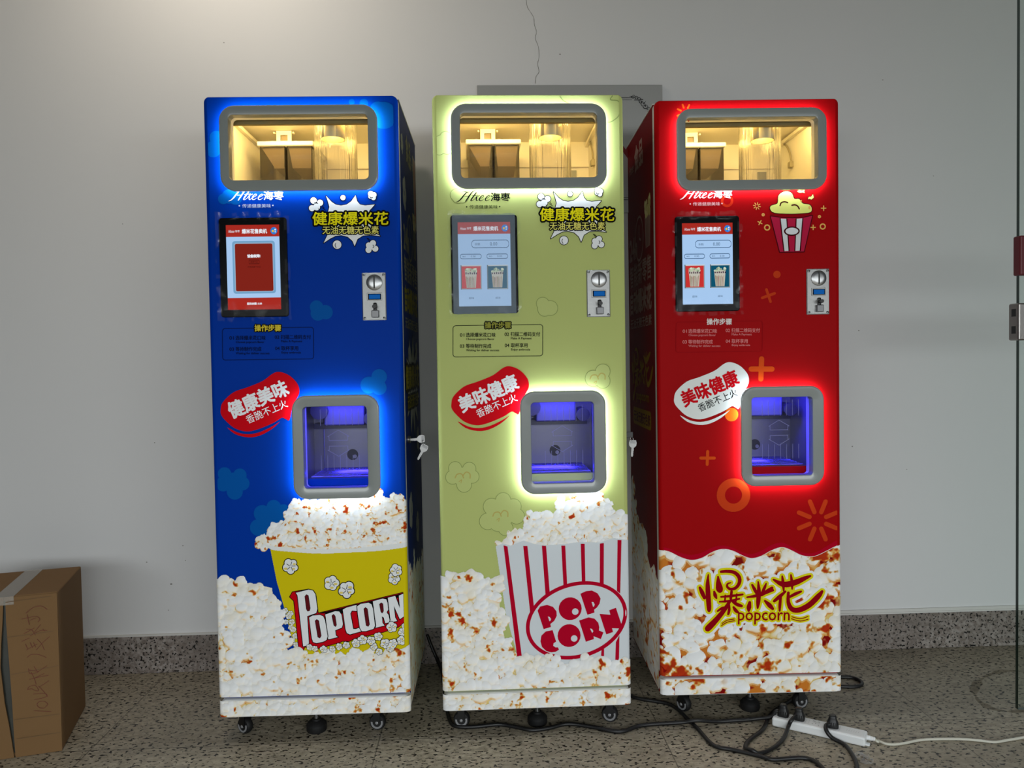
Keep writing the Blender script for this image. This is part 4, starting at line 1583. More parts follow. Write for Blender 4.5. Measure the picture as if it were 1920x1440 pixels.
LET = [
    ([(200, 250), (390, 203), (455, 216), (492, 270), (522, 490), (505, 552), (370, 600), (395, 1000), (385, 1035), (310, 1052), (225, 290)], [(338, 305), (358, 280), (384, 292), (412, 480), (402, 515), (378, 522), (360, 490)]),
    ([(640, 575), (790, 525), (850, 530), (885, 580), (905, 720), (890, 770), (790, 812), (800, 890), (830, 912), (690, 947), (680, 920), (650, 620)], [(743, 595), (765, 575), (787, 600), (806, 730), (795, 752), (773, 735)]),
    ([(400, 620), (450, 590), (560, 580), (610, 600), (637, 660), (677, 900), (660, 955), (610, 982), (510, 1002), (460, 987), (440, 930)], [(493, 670), (515, 650), (541, 670), (577, 890), (560, 922), (533, 910)]),
    ([(905, 500), (960, 470), (1110, 430), (1115, 520), (1040, 515), (1018, 560), (1060, 790), (1100, 792), (1180, 762), (1190, 822), (1010, 872), (965, 850), (945, 790)], None),
    ([(1355, 375), (1500, 335), (1555, 345), (1575, 400), (1585, 500), (1560, 540), (1590, 580), (1612, 690), (1540, 702), (1520, 620), (1490, 600), (1500, 700), (1530, 737), (1395, 772), (1405, 740)], [(1458, 420), (1480, 400), (1502, 415), (1512, 520), (1495, 547), (1478, 530)]),
    ([(1120, 450), (1170, 415), (1290, 395), (1335, 420), (1357, 490), (1387, 740), (1365, 787), (1250, 822), (1190, 822), (1160, 770), (1130, 560)], [(1223, 490), (1245, 470), (1271, 490), (1302, 720), (1285, 747), (1258, 735)]),
    ([(1580, 320), (1690, 295), (1760, 480), (1745, 290), (1810, 260), (1847, 600), (1760, 642), (1670, 440), (1690, 620), (1720, 667), (1610, 692), (1620, 650)], None)]
for i, (L_, hole) in enumerate(LET):
    a.outlined(L_, wht, blk, 24, 13 + 3 * i)
    if hole:
        a.outlined(hole, dr, blk, 14, 14 + 3 * i + 1)
for i, (x, y, r) in enumerate([(1800, 830, 70), (1780, 960, 75), (1660, 1000, 75), (1540, 1010, 80), (1440, 900, 70), (1330, 960, 75), (1370, 1050, 60), (1200, 950, 80), (1100, 1000, 70), (960, 1030, 60),
                               (850, 1050, 55), (750, 1085, 50), (620, 1090, 60), (410, 1060, 50), (490, 1080, 48), (1450, 1130, 55), (1640, 760, 85), (1620, 1080, 60), (1820, 740, 40)]):
    doodle(a, x, y, r, 40 + i, 36 + (i % 3) * 4)
o = d.build('popcorn_lettering', door_b)
o['label'] = 'white cartoon lettering on a red banner'
a = Art('b', V_P, 8.0, base=Decal(front, 0.00010))
doodle(a, 735, 105, 115, 5, 6)
doodle(a, 960, 205, 135, 9, 12)
a.d.build('kernel_cartoon', door_b)
a = Art('b', V_D, base=Decal(front, 0.00010))
doodle(a, 690, 675, 66, 12, 6)
a.d.build('kernel_cartoon', door_b)
a = Art('b', V_D, base=Decal(front, 0.00010))
doodle(a, 1500, 770, 52, 3, 6)
doodle(a, 1515, 705, 50, 17, 9)
a.d.build('kernel_cartoon', door_b)
side_prints('b', 1, bpy.data.objects[[c.name for c in root_b.children if c.name.startswith('cabinet')][0]], (128, 126, 104), (134, 124, 32), (4, 26, 76), 61, 0.05, 0.3,
            [(0, .47), (.06, .50), (.10, .445), (.16, .43), (.2, .47), (.26, .40), (.34, .42), (.40, .39), (.52, .40)])

# ================================================================== green machine
root_g, door_g, plinth_g, _ = machine('g', 'green', (184, 194, 118), (176, 188, 110),
                                      'pale green popcorn vending machine in the middle, with red striped popcorn box picture', 0.0, 0.0, 0.0, False)
V_F, V_G = cr(790, 860), cr(790, 1060)
olive, lem, tanl = ink((132, 146, 84)), ink((188, 198, 124)), ink((186, 172, 96))
for view, discs, dab in ((V_F, [(265, 75, 52), (375, 80, 52), (245, 145, 55), (400, 140, 52), (335, 205, 58), (320, 140, 74)], (320, 130)),
                         (V_F, [(640, 325, 60), (550, 375, 66), (520, 490, 66), (625, 450, 95), (720, 375, 62), (745, 450, 62), (660, 545, 58), (600, 500, 70)], (615, 430)),
                         (cr(790, 380), [(950, 790, 50), (1010, 825, 58), (965, 835, 54)], None), (cr(790, 670), [(1420, 110, 58), (1345, 165, 64), (1420, 185, 58)], (1375, 150)),
                         (cr(790, 150), [(150, 480, 46), (140, 540, 46), (190, 450, 46), (200, 520, 60)], None), (cr(790, 150), [(290, 915, 50), (275, 900, 48), (320, 910, 52)], None)):
    a = Art('g', view)
    for x, y, r in discs:
        a.disc(x, y, r + 2.5, olive, 1)
    for x, y, r in discs:
        a.disc(x, y, r - 1.5, lem, 2)
    if dab:
        x, y = dab
        a.stroke([(x - 55, y + 20), (x - 40, y - 8), (x - 5, y - 10), (x + 10, y + 20)], tanl, 3, w=9, smooth=4)
        a.stroke([(x + 5, y + 5), (x + 30, y - 25), (x + 60, y - 12), (x + 62, y + 22)], tanl, 3, w=9, smooth=4)
        a.stroke([(x - 25, y + 50), (x - 5, y + 35), (x - 10, y + 60)], tanl, 3, w=6, smooth=4)
    a.d.build('pale_popcorn_print', door_g)
a = Art('g', cr(790, 150))
a.stroke([(1085, 128), (1110, 160), (1155, 185)], olive, 1, w=7, smooth=4)
a.d.build('pale_popcorn_print', door_g)
a = Art('g', cr(790, 150))
a.stroke([(1495, 125), (1480, 155), (1540, 165), (1562, 215), (1545, 280), (1490, 325), (1460, 330)], olive, 1, w=7, smooth=4)
a.d.build('pale_popcorn_print', door_g)
a = Art('g', V_LOGO, 16)
logo(a, black_ink)
tagline(a, ink((36, 44, 20)))
o = a.d.build('brand_lettering', door_g)
o['label'] = 'black script brand lettering on pale green'
a = Art('g', V_BADGE, 11.707)
badge(a)
a.d.build('slogan_burst', door_g)
a = Art('g', V_STEP)
instructions(a, ink((150, 150, 60)), ink((34, 36, 26)), ink((40, 44, 30)), black_ink)
a.d.build('instruction_print', door_g)
a = Art('g', V_BUB)
bubble(a, '美味健康', red_ink, white_ink, white_ink)
a.d.build('slogan_bubble', door_g)['label'] = 'red slogan bubble with white lettering'
heap = to_uv('g', V_F, [(600, 680), (650, 630), (700, 570), (735, 535), (790, 590), (825, 520), (860, 440), (930, 410), (960, 440), (1060, 430), (1080, 345), (1200, 300), (1350, 275), (1400, 270), (1455, 295),
                        (1480, 420), (1560, 430), (1640, 450), (1640, 690), (1000, 720), (650, 720)])
boxp = to_uv('g', V_F, [(580, 683), (640, 664), (700, 680), (800, 640), (900, 672), (1000, 676), (1120, 668), (1250, 650), (1400, 656), (1500, 620), (1640, 640)]) + to_uv('g', V_G, [(1640, 800), (775, 800), (660, 380)])
heap_print('g', heap, 0.034, 31, 0.35, [(boxp, (214, 220, 224))], door_g, 0.0004, 'popcorn_box_picture')
edge = to_uv('g', V_G, [(140, 95), (230, 70), (320, 52), (440, 85), (560, 100), (590, 180), (612, 260), (628, 430), (660, 570), (685, 660), (760, 722), (900, 712), (1100, 745), (1300, 725), (1400, 705), (1450, 715), (1530, 765), (1660, 745)])
floor_prints('g', edge, 0.046, 22, 0.30, door_g, plinth_g, 0.0022, jag=0.006, dens=1.5)
d = Decal(front_c, 0.00010)
crim = ink((182, 4, 40))
gF, gG = (lambda x, y: V_F(x, y)), (lambda x, y: V_G(x, y))
for P in ([gF(643, 678), gF(674, 686), gG(790, 740), gG(752, 740)], [gF(797, 682), gF(830, 682), gG(880, 315), gG(853, 390)], [gF(943, 680), gF(976, 682), gG(1005, 215), gG(972, 240)],
          [gF(1095, 680), gF(1126, 680), gG(1141, 150), gG(1112, 160)], [gF(1247, 665), gF(1278, 665), gG(1284, 140), gG(1256, 140)], [gF(1397, 664), gF(1428, 660), gG(1427, 145), gG(1396, 140)],
          [gF(1535, 636), gF(1566, 636), gG(1556, 220), gG(1530, 200)], [gG(1522, 600), gG(1550, 545), gG(1546, 780), gG(1516, 780)], [gG(1410, 660), gG(1430, 650), gG(1430, 720), gG(1405, 720)]):
    d.poly([uv('g', *p) for p in P], crim, 8)
V_Q = cr(960, 1080, 8.348)
a = Art('g', V_Q, 8.348, base=d)
oc, oa, ob, ot = (1009, 692), 781, 560, math.radians(-18)
el = lambda k: [(oc[0] + (oa + k) * cos(t) * cos(ot) - (ob + k) * sin(t) * sin(ot), oc[1] + (oa + k) * cos(t) * sin(ot) + (ob + k) * sin(t) * cos(ot)) for t in np.linspace(0, 2 * pi, 181)[:-1]]
n_ = 180
d.raw(a.T(el(29)) + a.T(el(-29)), [(i, (i + 1) % n_, n_ + (i + 1) % n_, n_ + i) for i in range(n_)], crim, 9)
for L_, hole, sm in (([(400, 540), (440, 475), (550, 450), (640, 480), (695, 550), (700, 620), (660, 700), (600, 750), (610, 795), (495, 830)], [(560, 630), (590, 640), (610, 670), (600, 700), (585, 705)], 0),
                     ([(1070, 275), (1160, 235), (1250, 225), (1340, 270), (1385, 350), (1370, 430), (1330, 490), (1285, 525), (1290, 570), (1180, 605)], [(1245, 405), (1270, 405), (1293, 440), (1285, 470), (1268, 480)], 0),
                     ([(635, 845), (690, 1025), (650, 1050), (645, 1090), (680, 1115), (720, 1115), (735, 1150), (690, 1180), (620, 1192), (540, 1175), (470, 1110), (445, 1020), (460, 930), (530, 865)], None, 0),
                     ([(1050, 695), (1200, 645), (1290, 665), (1350, 730), (1365, 800), (1360, 850), (1430, 880), (1390, 985), (1275, 940), (1280, 985), (1155, 1027)], [(1220, 820), (1250, 825), (1272, 860), (1255, 890)], 0),
                     ([(1370, 590), (1540, 605), (1520, 535), (1625, 495), (1720, 780), (1690, 820), (1565, 815), (1580, 875), (1475, 912)], None, 0)):
    a.poly(L_, crim, 12)
    if hole:
        a.poly(hole, ink((214, 220, 224)), 13)
for x, y in ((910, 510), (893, 930)):
    a.disc(x, y, 183, crim, 12)
    a.disc(x + 79, y + 45, 52, ink((214, 220, 224)), 13)
o = d.build('box_lettering', door_g)
o['label'] = 'crimson stripes and oval with rounded lettering'
side_prints('g', 1, bpy.data.objects[[c.name for c in root_g.children if c.name.startswith('cabinet')][0]], (60, 66, 30), (120, 110, 20), (200, 212, 120), 62, 0.05, 0.3,
            [(0, .42), (.06, .45), (.12, .41), (.2, .44), (.3, .40), (.4, .43), (.52, .41)])

# ================================================================== red machine
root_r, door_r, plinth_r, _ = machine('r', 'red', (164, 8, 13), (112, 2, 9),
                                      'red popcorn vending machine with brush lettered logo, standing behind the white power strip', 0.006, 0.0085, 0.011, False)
V_1, V_2, V_3, V_4 = cr(1150, 160), cr(1150, 380), cr(1150, 660), cr(1150, 880)
org, org2, gold = ink((206, 74, 20)), ink((198, 60, 22)), ink((234, 184, 96))
def confetti(view, *items):
    a = Art('r', view)
    for kind, *q in items:
        if kind == 's':
            a.stroke(q[0], q[2], 1, w=q[1])
        elif kind == 'd':
            a.disc(*q, 1)
        else:
            a.ring(*q, 1)
    a.d.build('confetti_print', door_r)


def rays(x, y, r0, r1, t0):
    return [[(x + r0 * cos(t0 + i * pi / 4), y + r0 * sin(t0 + i * pi / 4)), (x + r1 * cos(t0 + i * pi / 4), y + r1 * sin(t0 + i * pi / 4))] for i in range(8)]


confetti(V_2, ('d', 1280, 562, 30, org2))
confetti(V_2, *[('s', P, 22, org2) for P in ([(1165, 745), (1262, 710)], [(1198, 680), (1230, 775)])])
confetti(V_2, *[('s', P, 42, org) for P in ([(1078, 1302), (1242, 1302)], [(1160, 1222), (1154, 1380)])])
confetti(V_3, *[('s', P, 24, org) for P in ([(684, 830), (790, 830)], [(738, 778), (734, 880)])])
confetti(V_3, ('r', 940, 1120, 70, 137, org2))
confetti(V_3, ('d', 925, 490, 55, ink((232, 104, 24))))
confetti(V_3, *[('s', P, 36, org2) for P in rays(1600, 1318, 70, 160, math.radians(22.5))])
confetti(V_1, ('r', 890, 905, 30, 50, ink((204, 44, 20))))
confetti(V_1, *[('s', P, 14, org) for P in rays(565, 215, 40, 68, math.radians(70))])
d = Decal(front, 0.00010)
a = Art('r', V_1, base=d)
for i in range(8):
    t = i * pi / 4 + .2
    a.stroke([(1123 + 12 * cos(t), 945 + 12 * sin(t)), (1123 + 28 * cos(t), 945 + 28 * sin(t))], gold, 4, w=6)
for x, y, r in ((1172, 1013, 13), (1612, 1028, 13)):
    a.disc(x, y, r, gold, 4)
    a.disc(x, y, r * .4, ink((230, 120, 80)), 5)
for x, y, r0, r1 in ((1203, 1113, 15, 25), (1638, 1105, 15, 25)):
    a.ring(x, y, r0, r1, gold, 4)
for x, y, r, t in ((1645, 962, 18, 0), (1563, 1112, 18, 0), (1147, 1075, 18, .5)):
    for s in (0, pi / 2):
        a.stroke([(x - r * cos(t + s), y - r * sin(t + s)), (x + r * cos(t + s), y + r * sin(t + s))], gold, 4, w=8)
a = Art('r', cr(1440, 180, 4.8), 4.8, base=d)
mar, lemon = ink((66, 4, 12)), ink((226, 226, 120))
a.outlined([(20, 1020), (28, 988), (85, 966), (93, 900), (130, 866), (175, 858), (215, 878), (236, 925), (280, 928), (312, 968), (370, 978), (392, 1010), (380, 1046), (300, 1056), (200, 1060), (60, 1052)], lemon, mar, 14, 4, smooth=3)
for P in ([(107, 988), (118, 962), (148, 952), (176, 960)], [(214, 984), (240, 980), (264, 990), (280, 1016)]):
    a.stroke(P, mar, 7, w=12, smooth=4)
a.disc(295, 945, 9, ink((220, 180, 90)), 6)
a.disc(372, 1005, 10, ink((222, 180, 90)), 6, ry=16)
a.poly([(18, 1062), (60, 1062), (200, 1068), (300, 1064), (396, 1054), (396, 1086), (200, 1096), (22, 1092)], ink((140, 2, 16)), 6)
a.outlined([(24, 1084), (120, 1098), (220, 1102), (320, 1096), (396, 1078), (322, 1400), (106, 1404)], ink((184, 30, 66)), mar, 16, 7)
for P in ([(112, 1104), (165, 1106), (185, 1394), (146, 1397)], [(255, 1106), (308, 1102), (284, 1392), (243, 1394)]):
    a.poly(P, ink((216, 220, 220)), 9)
for P in ([(168, 1106), (188, 1394)], [(252, 1106), (240, 1394)], [(108, 1104), (142, 1397)], [(312, 1102), (288, 1392)]):
    a.stroke(P, mar, 10, w=10)
a.disc(213, 1217, 74, mar, 11, ry=44)
a.disc(213, 1217, 60, ink((222, 224, 226)), 12, ry=32)
a.outlined([(262, 860), (280, 846), (305, 852), (328, 846), (324, 860), (330, 874), (312, 868), (285, 872)], lemon, mar, 8, 4)
a.outlined([(358, 930), (366, 908), (388, 906), (402, 884), (412, 912), (392, 932), (372, 926)], lemon, mar, 8, 4)
d.build('popcorn_cup_cartoon', door_r)
a = Art('g', V_LOGO, 16, shift=SH_R_LOGO)
logo(a, white_ink)
tagline(a, ink((226, 178, 178)))
a.d.build('brand_lettering', door_r)['label'] = 'white script brand lettering on red'
a = Art('g', V_STEP, shift=SH_R_STEP)
instructions(a, ink((236, 226, 222)), ink((222, 130, 130)), ink((150, 4, 12)))
a.d.build('instruction_print', door_r)
a = Art('g', V_BUB, shift=SH_R_BUB)
bubble(a, '美味健康', ink((232, 236, 232)), red_ink, black_ink)
a.d.build('slogan_bubble', door_r)['label'] = 'white slogan bubble with red lettering'
WAVE = [(330, 630), (358, 632), (400, 635), (450, 650), (520, 685), (590, 708), (640, 708), (700, 690), (760, 655), (820, 630), (880, 625), (940, 640), (1000, 670), (1060, 693), (1110, 693), (1170, 672), (1230, 638),
        (1300, 612), (1350, 616), (1410, 643), (1470, 672), (1540, 683), (1600, 671), (1680, 632), (1740, 602), (1800, 585)]
edge = to_uv('r', V_4, catmull(WAVE, n=4))
floor_prints('r', edge, 0.068, 23, 0.84, door_r, plinth_r, 0.0006, dens=0.98, deep=1.0)
d = Decal(front, 0.00010)
a = Art('r', V_4, base=d)
P = a.T(catmull(WAVE, n=4))
inn = [p for p in P if abs(p[0]) < FLAT + .01]
d.stroke(inn, .0014, ink((240, 236, 232)), 9, cap=False)
up = [(p[0], p[1] + .0125 + .0035 * sin(p[0] * 30)) for p in inn]
d.poly(inn + up[::-1], ink((178, 2, 34)), 1)
for grow, m, lay in ((76, ink((236, 238, 240)), 11), (34, ink((226, 214, 22)), 12), (0, ink((146, 2, 18)), 13)):
    for s in BRUSH:
        a.stroke(s, m, lay, smooth=3, grow=grow)
    for P in ([(850, 1205), (890, 1180), (945, 1170)], [(845, 1222), (890, 1195), (948, 1183)], [(1395, 1152), (1460, 1168), (1522, 1150)], [(1392, 1168), (1460, 1186), (1522, 1172)]):
        a.stroke(P, m, lay, w=8, smooth=3, grow=grow * .7)
    a.text('popcorn', 975, 1378, 1118, 1212, m, lay + 0, bold=1.6 + grow * .42)
d.build('brush_logo', door_r)['label'] = 'dark red brush lettering with yellow outline'
side_prints('r', -1, bpy.data.objects[[c.name for c in root_r.children if c.name.startswith('cabinet')][0]], (160, 128, 122), (150, 112, 14), (84, 2, 8), 63, 0.075, 0.85,
            [(0, .40), (.05, .405), (.10, .435), (.15, .41), (.20, .44), (.27, .50), (.33, .485), (.40, .54), (.46, .60), (.52, .63)])

# running gear: casters and the middle levelling foot of each machine, placed by sight under their plinths
for k, root, cast, foot in (('b', root_b, ((459, 1357, -.55), (708, 1354, -.12)), (592, 1352)), ('g', root_g, ((866, 1350, -.15), (1144, 1336, -.25)), (1008, 1346)),
                            ('r', root_r, ((1283, 1326, -.95), (1501, 1314, .10)), (1408, 1317))):
    for px, py, rz in cast:
        caster(root, float(uv(k, px, py, -0.05)[0]), rz, 0.055)
    for sx in (-1, 1):
        caster(root, sx * 0.20, 0.4 * sx, D - 0.06)
    levelling_foot(root, float(uv(k, *foot, -0.05)[0]), 0.06)

# ================================================================== cardboard box at the left
BX, BY, BA = -1.182, 2.184, math.radians(15.2)
BW, BD, BH = 0.290, 0.294, 0.445
bxo = empty('cardboard_box', (BX, BY, 0), BA)
tag(bxo, 'brown cardboard box with handwritten marking, on the floor by the wall', 'box')


def box_local(px, py):
    n = np.array([sin(BA), -cos(BA), 0])
    p = on_plane(px, py, (BX, BY, 0), n) - (BX, BY, 0)
    return (p[0] * cos(BA) + p[1] * sin(BA), p[2])


M_card = mat('corrugated_card', (122, 93, 61), 0.8, spec=0.15, vary=0.05, scale=7, bump=0.04, bscale=90)
M_bag_dark = mat('bag_and_dark_inside', (52, 54, 49), 0.3, vary=0.3, scale=30)  # grey bag, darkened to paint the shade inside the box
m = MB()
m.box(-BW, 0, 0.0065, BD, 0.001, BH, 0, 0.003)
m.box(-BW + .012, -.012, 0.0058, 0.0064, 0.012, BH - .012, 1)
m.build('carton', [M_card, M_bag_dark], bxo)
V_X = cr(0, 1040, 3.6)
redge = [box_local(*V_X(x, y)) for x, y in [(36, 300), (42, 450), (55, 600), (68, 760), (85, 1000), (95, 1200), (105, 1356)]]
ledge = [box_local(*V_X(x, y)) for x, y in [(22, 298), (18, 450), (10, 600), (6, 760), (34, 1000), (62, 1150), (96, 1356)]]


def flap(edge, xo, name):
    m = MB()
    P = [(p[0], min(max(p[1], 0.001), BH - .002)) for p in edge]
    P[0] = (P[0][0], BH - .0015)
    P[-1] = (P[-1][0], .001)
    Q = [(xo, p[1]) for p in P]
    f = lambda L, y: [(p[0], y(i), p[1]) for i, p in enumerate(L)]
    bulge = [0, -.002, -.004, -.005, -.004, -.002, 0]
    yo, yi = (lambda i: bulge[i]), (lambda i: bulge[i] + .005)
    m.loft([f(Q, lambda i: 0.0), f(P, yo), f(P, yi), f(Q, lambda i: 0.005), f(Q, lambda i: 0.0)], 0, closed=False)
    return m.build(name, M_card, bxo)


flap(redge, -0.0005, 'flap')
flap(ledge, -BW + .0005, 'flap')
sx = redge[0][0] - .004
m = MB()
m.box(sx - .024, sx + .024, -.0005, BD + .0005, BH + .0002, BH + .0008, 0)
m.box(sx - .024, sx + .024, -.0012, -.0006, BH - .022, BH + .0008, 0)
m.build('packing_tape', clear('packing_tape_film', (0.95, 0.92, 0.86), 0.25, 0.2, haze=0.22, haze_col=(0.55, 0.5, 0.44), fres=1.3), bxo)
d = Decal(lambda a_, b_, k_: (a_, -0.0002 - k_ - (0.0028 if False else 0), b_))
d.place = lambda a_, b_, k_: (a_, -0.0006 - k_ - .0045 * max(0, 1 - abs(a_ + .0) / .12) * 0 - max(0, .0052 * (-a_ - .0) / .125), b_)
fold = mat('carton_crease', (108, 82, 53), 0.85)
for P in ([(50, 555), (360, 515)], [(80, 805), (395, 748)], [(100, 1110), (400, 1075)], [(45, 318), (345, 280)], [(112, 1240), (405, 1200)]):
    d_ = Decal(d.place)
    d_.stroke([box_local(*V_X(*p)) for p in P], .0016, fold, 1)
    d_.build('crease', bxo)
pen = mat('brown_red_marker', (104, 48, 30), 0.7)
d2 = Decal(d.place)
HAND = [[(232, 1050), (345, 1058)], [(320, 1012), (300, 1032), (268, 1030), (252, 1010), (265, 990), (300, 988), (322, 1005), (318, 1016)], [(235, 975), (290, 965), (318, 952), (312, 938), (280, 934), (228, 938)],
        [(188, 908), (215, 902), (235, 912), (262, 915), (240, 880), (200, 888), (190, 905)], [(268, 890), (300, 870), (330, 850)], [(262, 885), (295, 920), (322, 955)],
        [(200, 838), (260, 825), (328, 812)], [(246, 872), (232, 830), (212, 790)], [(240, 828), (300, 800)], [(196, 765), (205, 800), (262, 788), (200, 776)], [(255, 788), (232, 752)], [(262, 785), (318, 748)],
        [(186, 690), (212, 672), (262, 672), (312, 692)], [(175, 600), (188, 632)], [(182, 640), (225, 615), (252, 602)], [(205, 590), (222, 625)], [(150, 582), (200, 560)], [(228, 590), (242, 622)],
        [(248, 640), (292, 590), (335, 552)], [(252, 568), (282, 600), (300, 640)], [(165, 530), (235, 492)], [(205, 545), (270, 512), (318, 510)], [(180, 500), (215, 505), (240, 540)], [(235, 520), (275, 470)], [(290, 500), (300, 512)],
        [(150, 432), (240, 415), (270, 432), (258, 452)], [(185, 402), (200, 470)], [(205, 440), (245, 425)], [(178, 392), (225, 355), (280, 345), (318, 368)]]
for s in HAND:
    d2.stroke([box_local(*V_X(*p)) for p in catmull(s, n=4)], .0014, pen, 2)
d2.build('marker_writing', bxo)['label'] = 'brown red handwritten marking'

# ================================================================== power strip, cords
SA = on_floor(1447, 1362)[:2]
SB = on_floor(1622, 1402)[:2]
sdir = (SB - SA) / np.linalg.norm(SB - SA)
SLEN = float(np.linalg.norm(SB - SA))
SANG = math.atan2(sdir[1], sdir[0])
sperp = np.array([-sdir[1], sdir[0]])
SH, SD = 0.026, 0.052
strip = empty('power_strip', (float(SA[0]), float(SA[1]), 0), SANG)
tag(strip, 'white power strip lying on the floor before the red machine', 'power strip')
M_wplast = mat('white_plastic', (226, 228, 228), 0.3, spec=0.5)
m = MB()
m.box(0, SLEN, 0, SD, 0.0005, SH, 0, 0.005)
m.build('housing', M_wplast, strip)
m = MB()
m.box(SLEN - .004, SLEN + .010, .010, .024, 0.0005, .006, 0, .002)
m.lathe([(.0065, 0), (.0065, .010), (.0055, .011), (.0062, .013), (.005, .016), (.0055, .019), (.0042, .022)], 'x', (SLEN - .001, .036, .013), 14, 0)
m.build('strain_relief', M_wplast, strip)
d = Decal(lambda a_, b_, k_: (a_, b_, SH + .0002 + k_))
slot = mat('socket_slot', (46, 46, 48), 0.6)
soft = mat('socket_line', (188, 190, 190), 0.5)
for c_ in (.026, .070, .116, .160):
    d.stroke([(p[0], p[1]) for p in rrect(c_ - .019, c_ + .019, .007, .045, .003, 3)], .0006, soft, 1, closed=True)
    d.stroke([(c_ - .009, .036), (c_ - .004, .036)], .0018, slot, 2)
    d.stroke([(c_ + .004, .036), (c_ + .009, .036)], .0018, slot, 2)
    d.stroke([(c_ - .010, .029), (c_ + .010, .029)], .0009, slot, 2)
    d.stroke([(c_, .023), (c_, .020)], .0016, slot, 2)
    d.stroke([(c_ - .007, .017), (c_ - .009, .014)], .0016, slot, 2)
    d.stroke([(c_ + .007, .017), (c_ + .009, .014)], .0016, slot, 2)
for i in range(6):
    d.stroke([(.196 + i * .006, .020 + .002 * (i % 2)), (.198 + i * .006, .032)], .0007, soft, 1)
d.build('socket_face', strip)

CORD_R = 0.0056
M_cord = mat('black_cable', (17, 17, 18), 0.42)


def fpts(pts, r):
    out = []
    for q_ in pts:
        p = on_floor(q_[0], q_[1], r)
        out.append((float(p[0]), float(p[1]), r + (q_[2] if len(q_) > 2 else 0.0)))
    return out


def strip_pt(t, w, z):
    p = SA + sdir * t + sperp * w
    return (float(p[0]), float(p[1]), z)


def plug(parent, t, w, ang, origin):
    """Moulded plug standing in a socket of the strip; the flex leaves low on the side."""
    m = MB()
    R_ = [(.019, .0145), (.0195, .015), (.018, .0135), (.015, .011), (.0125, .0095), (.012, .009)]
    rings = []
    for (a_, b_), z in zip(R_, (SH + .0004, SH + .006, SH + .014, SH + .018, SH + .026, SH + .031)):
        rings.append([(x, y, z) for x, y in rrect(-a_ * .8, a_ * .8, -b_, b_, b_ * .6, 4)])
    rings.append([(x * .7, y * .7, SH + .034) for x, y, z in rings[-1]])
    m.loft(rings, 0, True, True)
    for i in range(4):
        x = -.009 + i * .006
        m.box(x - .001, x + .001, -.0150, -.0120, SH + .008, SH + .016, 0)
    o = m.build('plug', M_black, parent, angle=40)
    p = strip_pt(t, w, 0)
    o.location = (p[0] - origin[0], p[1] - origin[1], 0)
    o.rotation_euler = (0, 0, SANG + ang)
    return o


def cord(name, label, pts, r, m_, plug_at=None):
    P = catmull(pts, n=6)
    o0 = (float(P[0][0]), float(P[0][1]), 0.0)
    root = strip if label is None else empty(name, o0)
    if label is None:
        o0 = (float(SA[0]), float(SA[1]), 0.0)
        m = MB()
        c_, s_ = cos(SANG), sin(SANG)
        m.tube([((p[0] - o0[0]) * c_ + (p[1] - o0[1]) * s_, -(p[0] - o0[0]) * s_ + (p[1] - o0[1]) * c_, max(p[2], r + .0002)) for p in P], r, 10)
        m.build('flex', m_, root, smooth=True)['label'] = 'white flex running off to the right'
        return root
    tag(root, label, 'power cable')
    m = MB()
    m.tube([(p[0] - o0[0], p[1] - o0[1], max(p[2], r + .0002)) for p in P], r, 10)
    m.build('flex', m_, root, smooth=True)
    if plug_at:
        plug(root, *plug_at, o0)
    return root


def wall_pt(px, py, y):
    p = on_plane(px, py, (0, y, 0), (0, 1, 0))
    return (float(p[0]), float(p[1]), float(p[2]))


lift = .0125
cord('power_cable', 'black power cable running from behind blue machine past front of green machine to strip', [wall_pt(801, 1190, 2.722), wall_pt(810, 1214, 2.715), wall_pt(820, 1238, 2.700)] +
     fpts([(828, 1258), (832, 1284), (835, 1310), (838, 1330), (842, 1347), (852, 1361), (886, 1363), (934, 1358.5), (966, 1363), (998, 1369), (1030, 1365), (1065, 1357.5), (1110, 1363), (1161, 1372),
           (1199, 1361), (1240, 1357), (1280, 1357, .004), (1305, 1359, lift), (1335, 1355, .004), (1355, 1352.5), (1395, 1350), (1417, 1349, .002)], CORD_R) +
     [strip_pt(-.008, .020, .018), strip_pt(.006, .024, SH + .010), strip_pt(.018, .026, SH + .010)], CORD_R, M_cord, (.026, .029, .0))
cord('power_cable', 'black power cable leaving the picture at the bottom and returning to the strip\'s last plug',
     fpts([(1120, 1262), (1150, 1288), (1185, 1306), (1210, 1312), (1236, 1316), (1256, 1321), (1273, 1332), (1288, 1347), (1305, 1363), (1319, 1379), (1330, 1391), (1344, 1400.5), (1372, 1405.5), (1399, 1411.5),
           (1426, 1418), (1447, 1424), (1470, 1423), (1500, 1421), (1520, 1424), (1535, 1433), (1546, 1444), (1562, 1458), (1590, 1462), (1606, 1448), (1605, 1430), (1596, 1412), (1583, 1396)], CORD_R) +
     [strip_pt(.166, -.012, .012), strip_pt(.150, -.008, .026), strip_pt(.146, .006, SH + .009), strip_pt(.155, .016, SH + .010)], CORD_R, M_cord, (.160, .027, .15))
cord('power_cable', 'black power cable in an open loop on the floor, ending in the strip\'s second plug',
     fpts([(1500, 1298), (1480, 1315), (1462, 1326), (1449, 1336), (1440, 1347), (1435, 1360), (1427, 1371), (1412, 1382), (1400, 1393), (1398, 1404), (1410, 1412.5, .009), (1423, 1413), (1440, 1407.5), (1457, 1397.5), (1470, 1383)], CORD_R) +
     [strip_pt(.048, -.010, .014), strip_pt(.054, -.004, SH + .004), strip_pt(.060, .010, SH + .010), strip_pt(.066, .020, SH + .012)], CORD_R, M_cord, (.070, .028, .05))
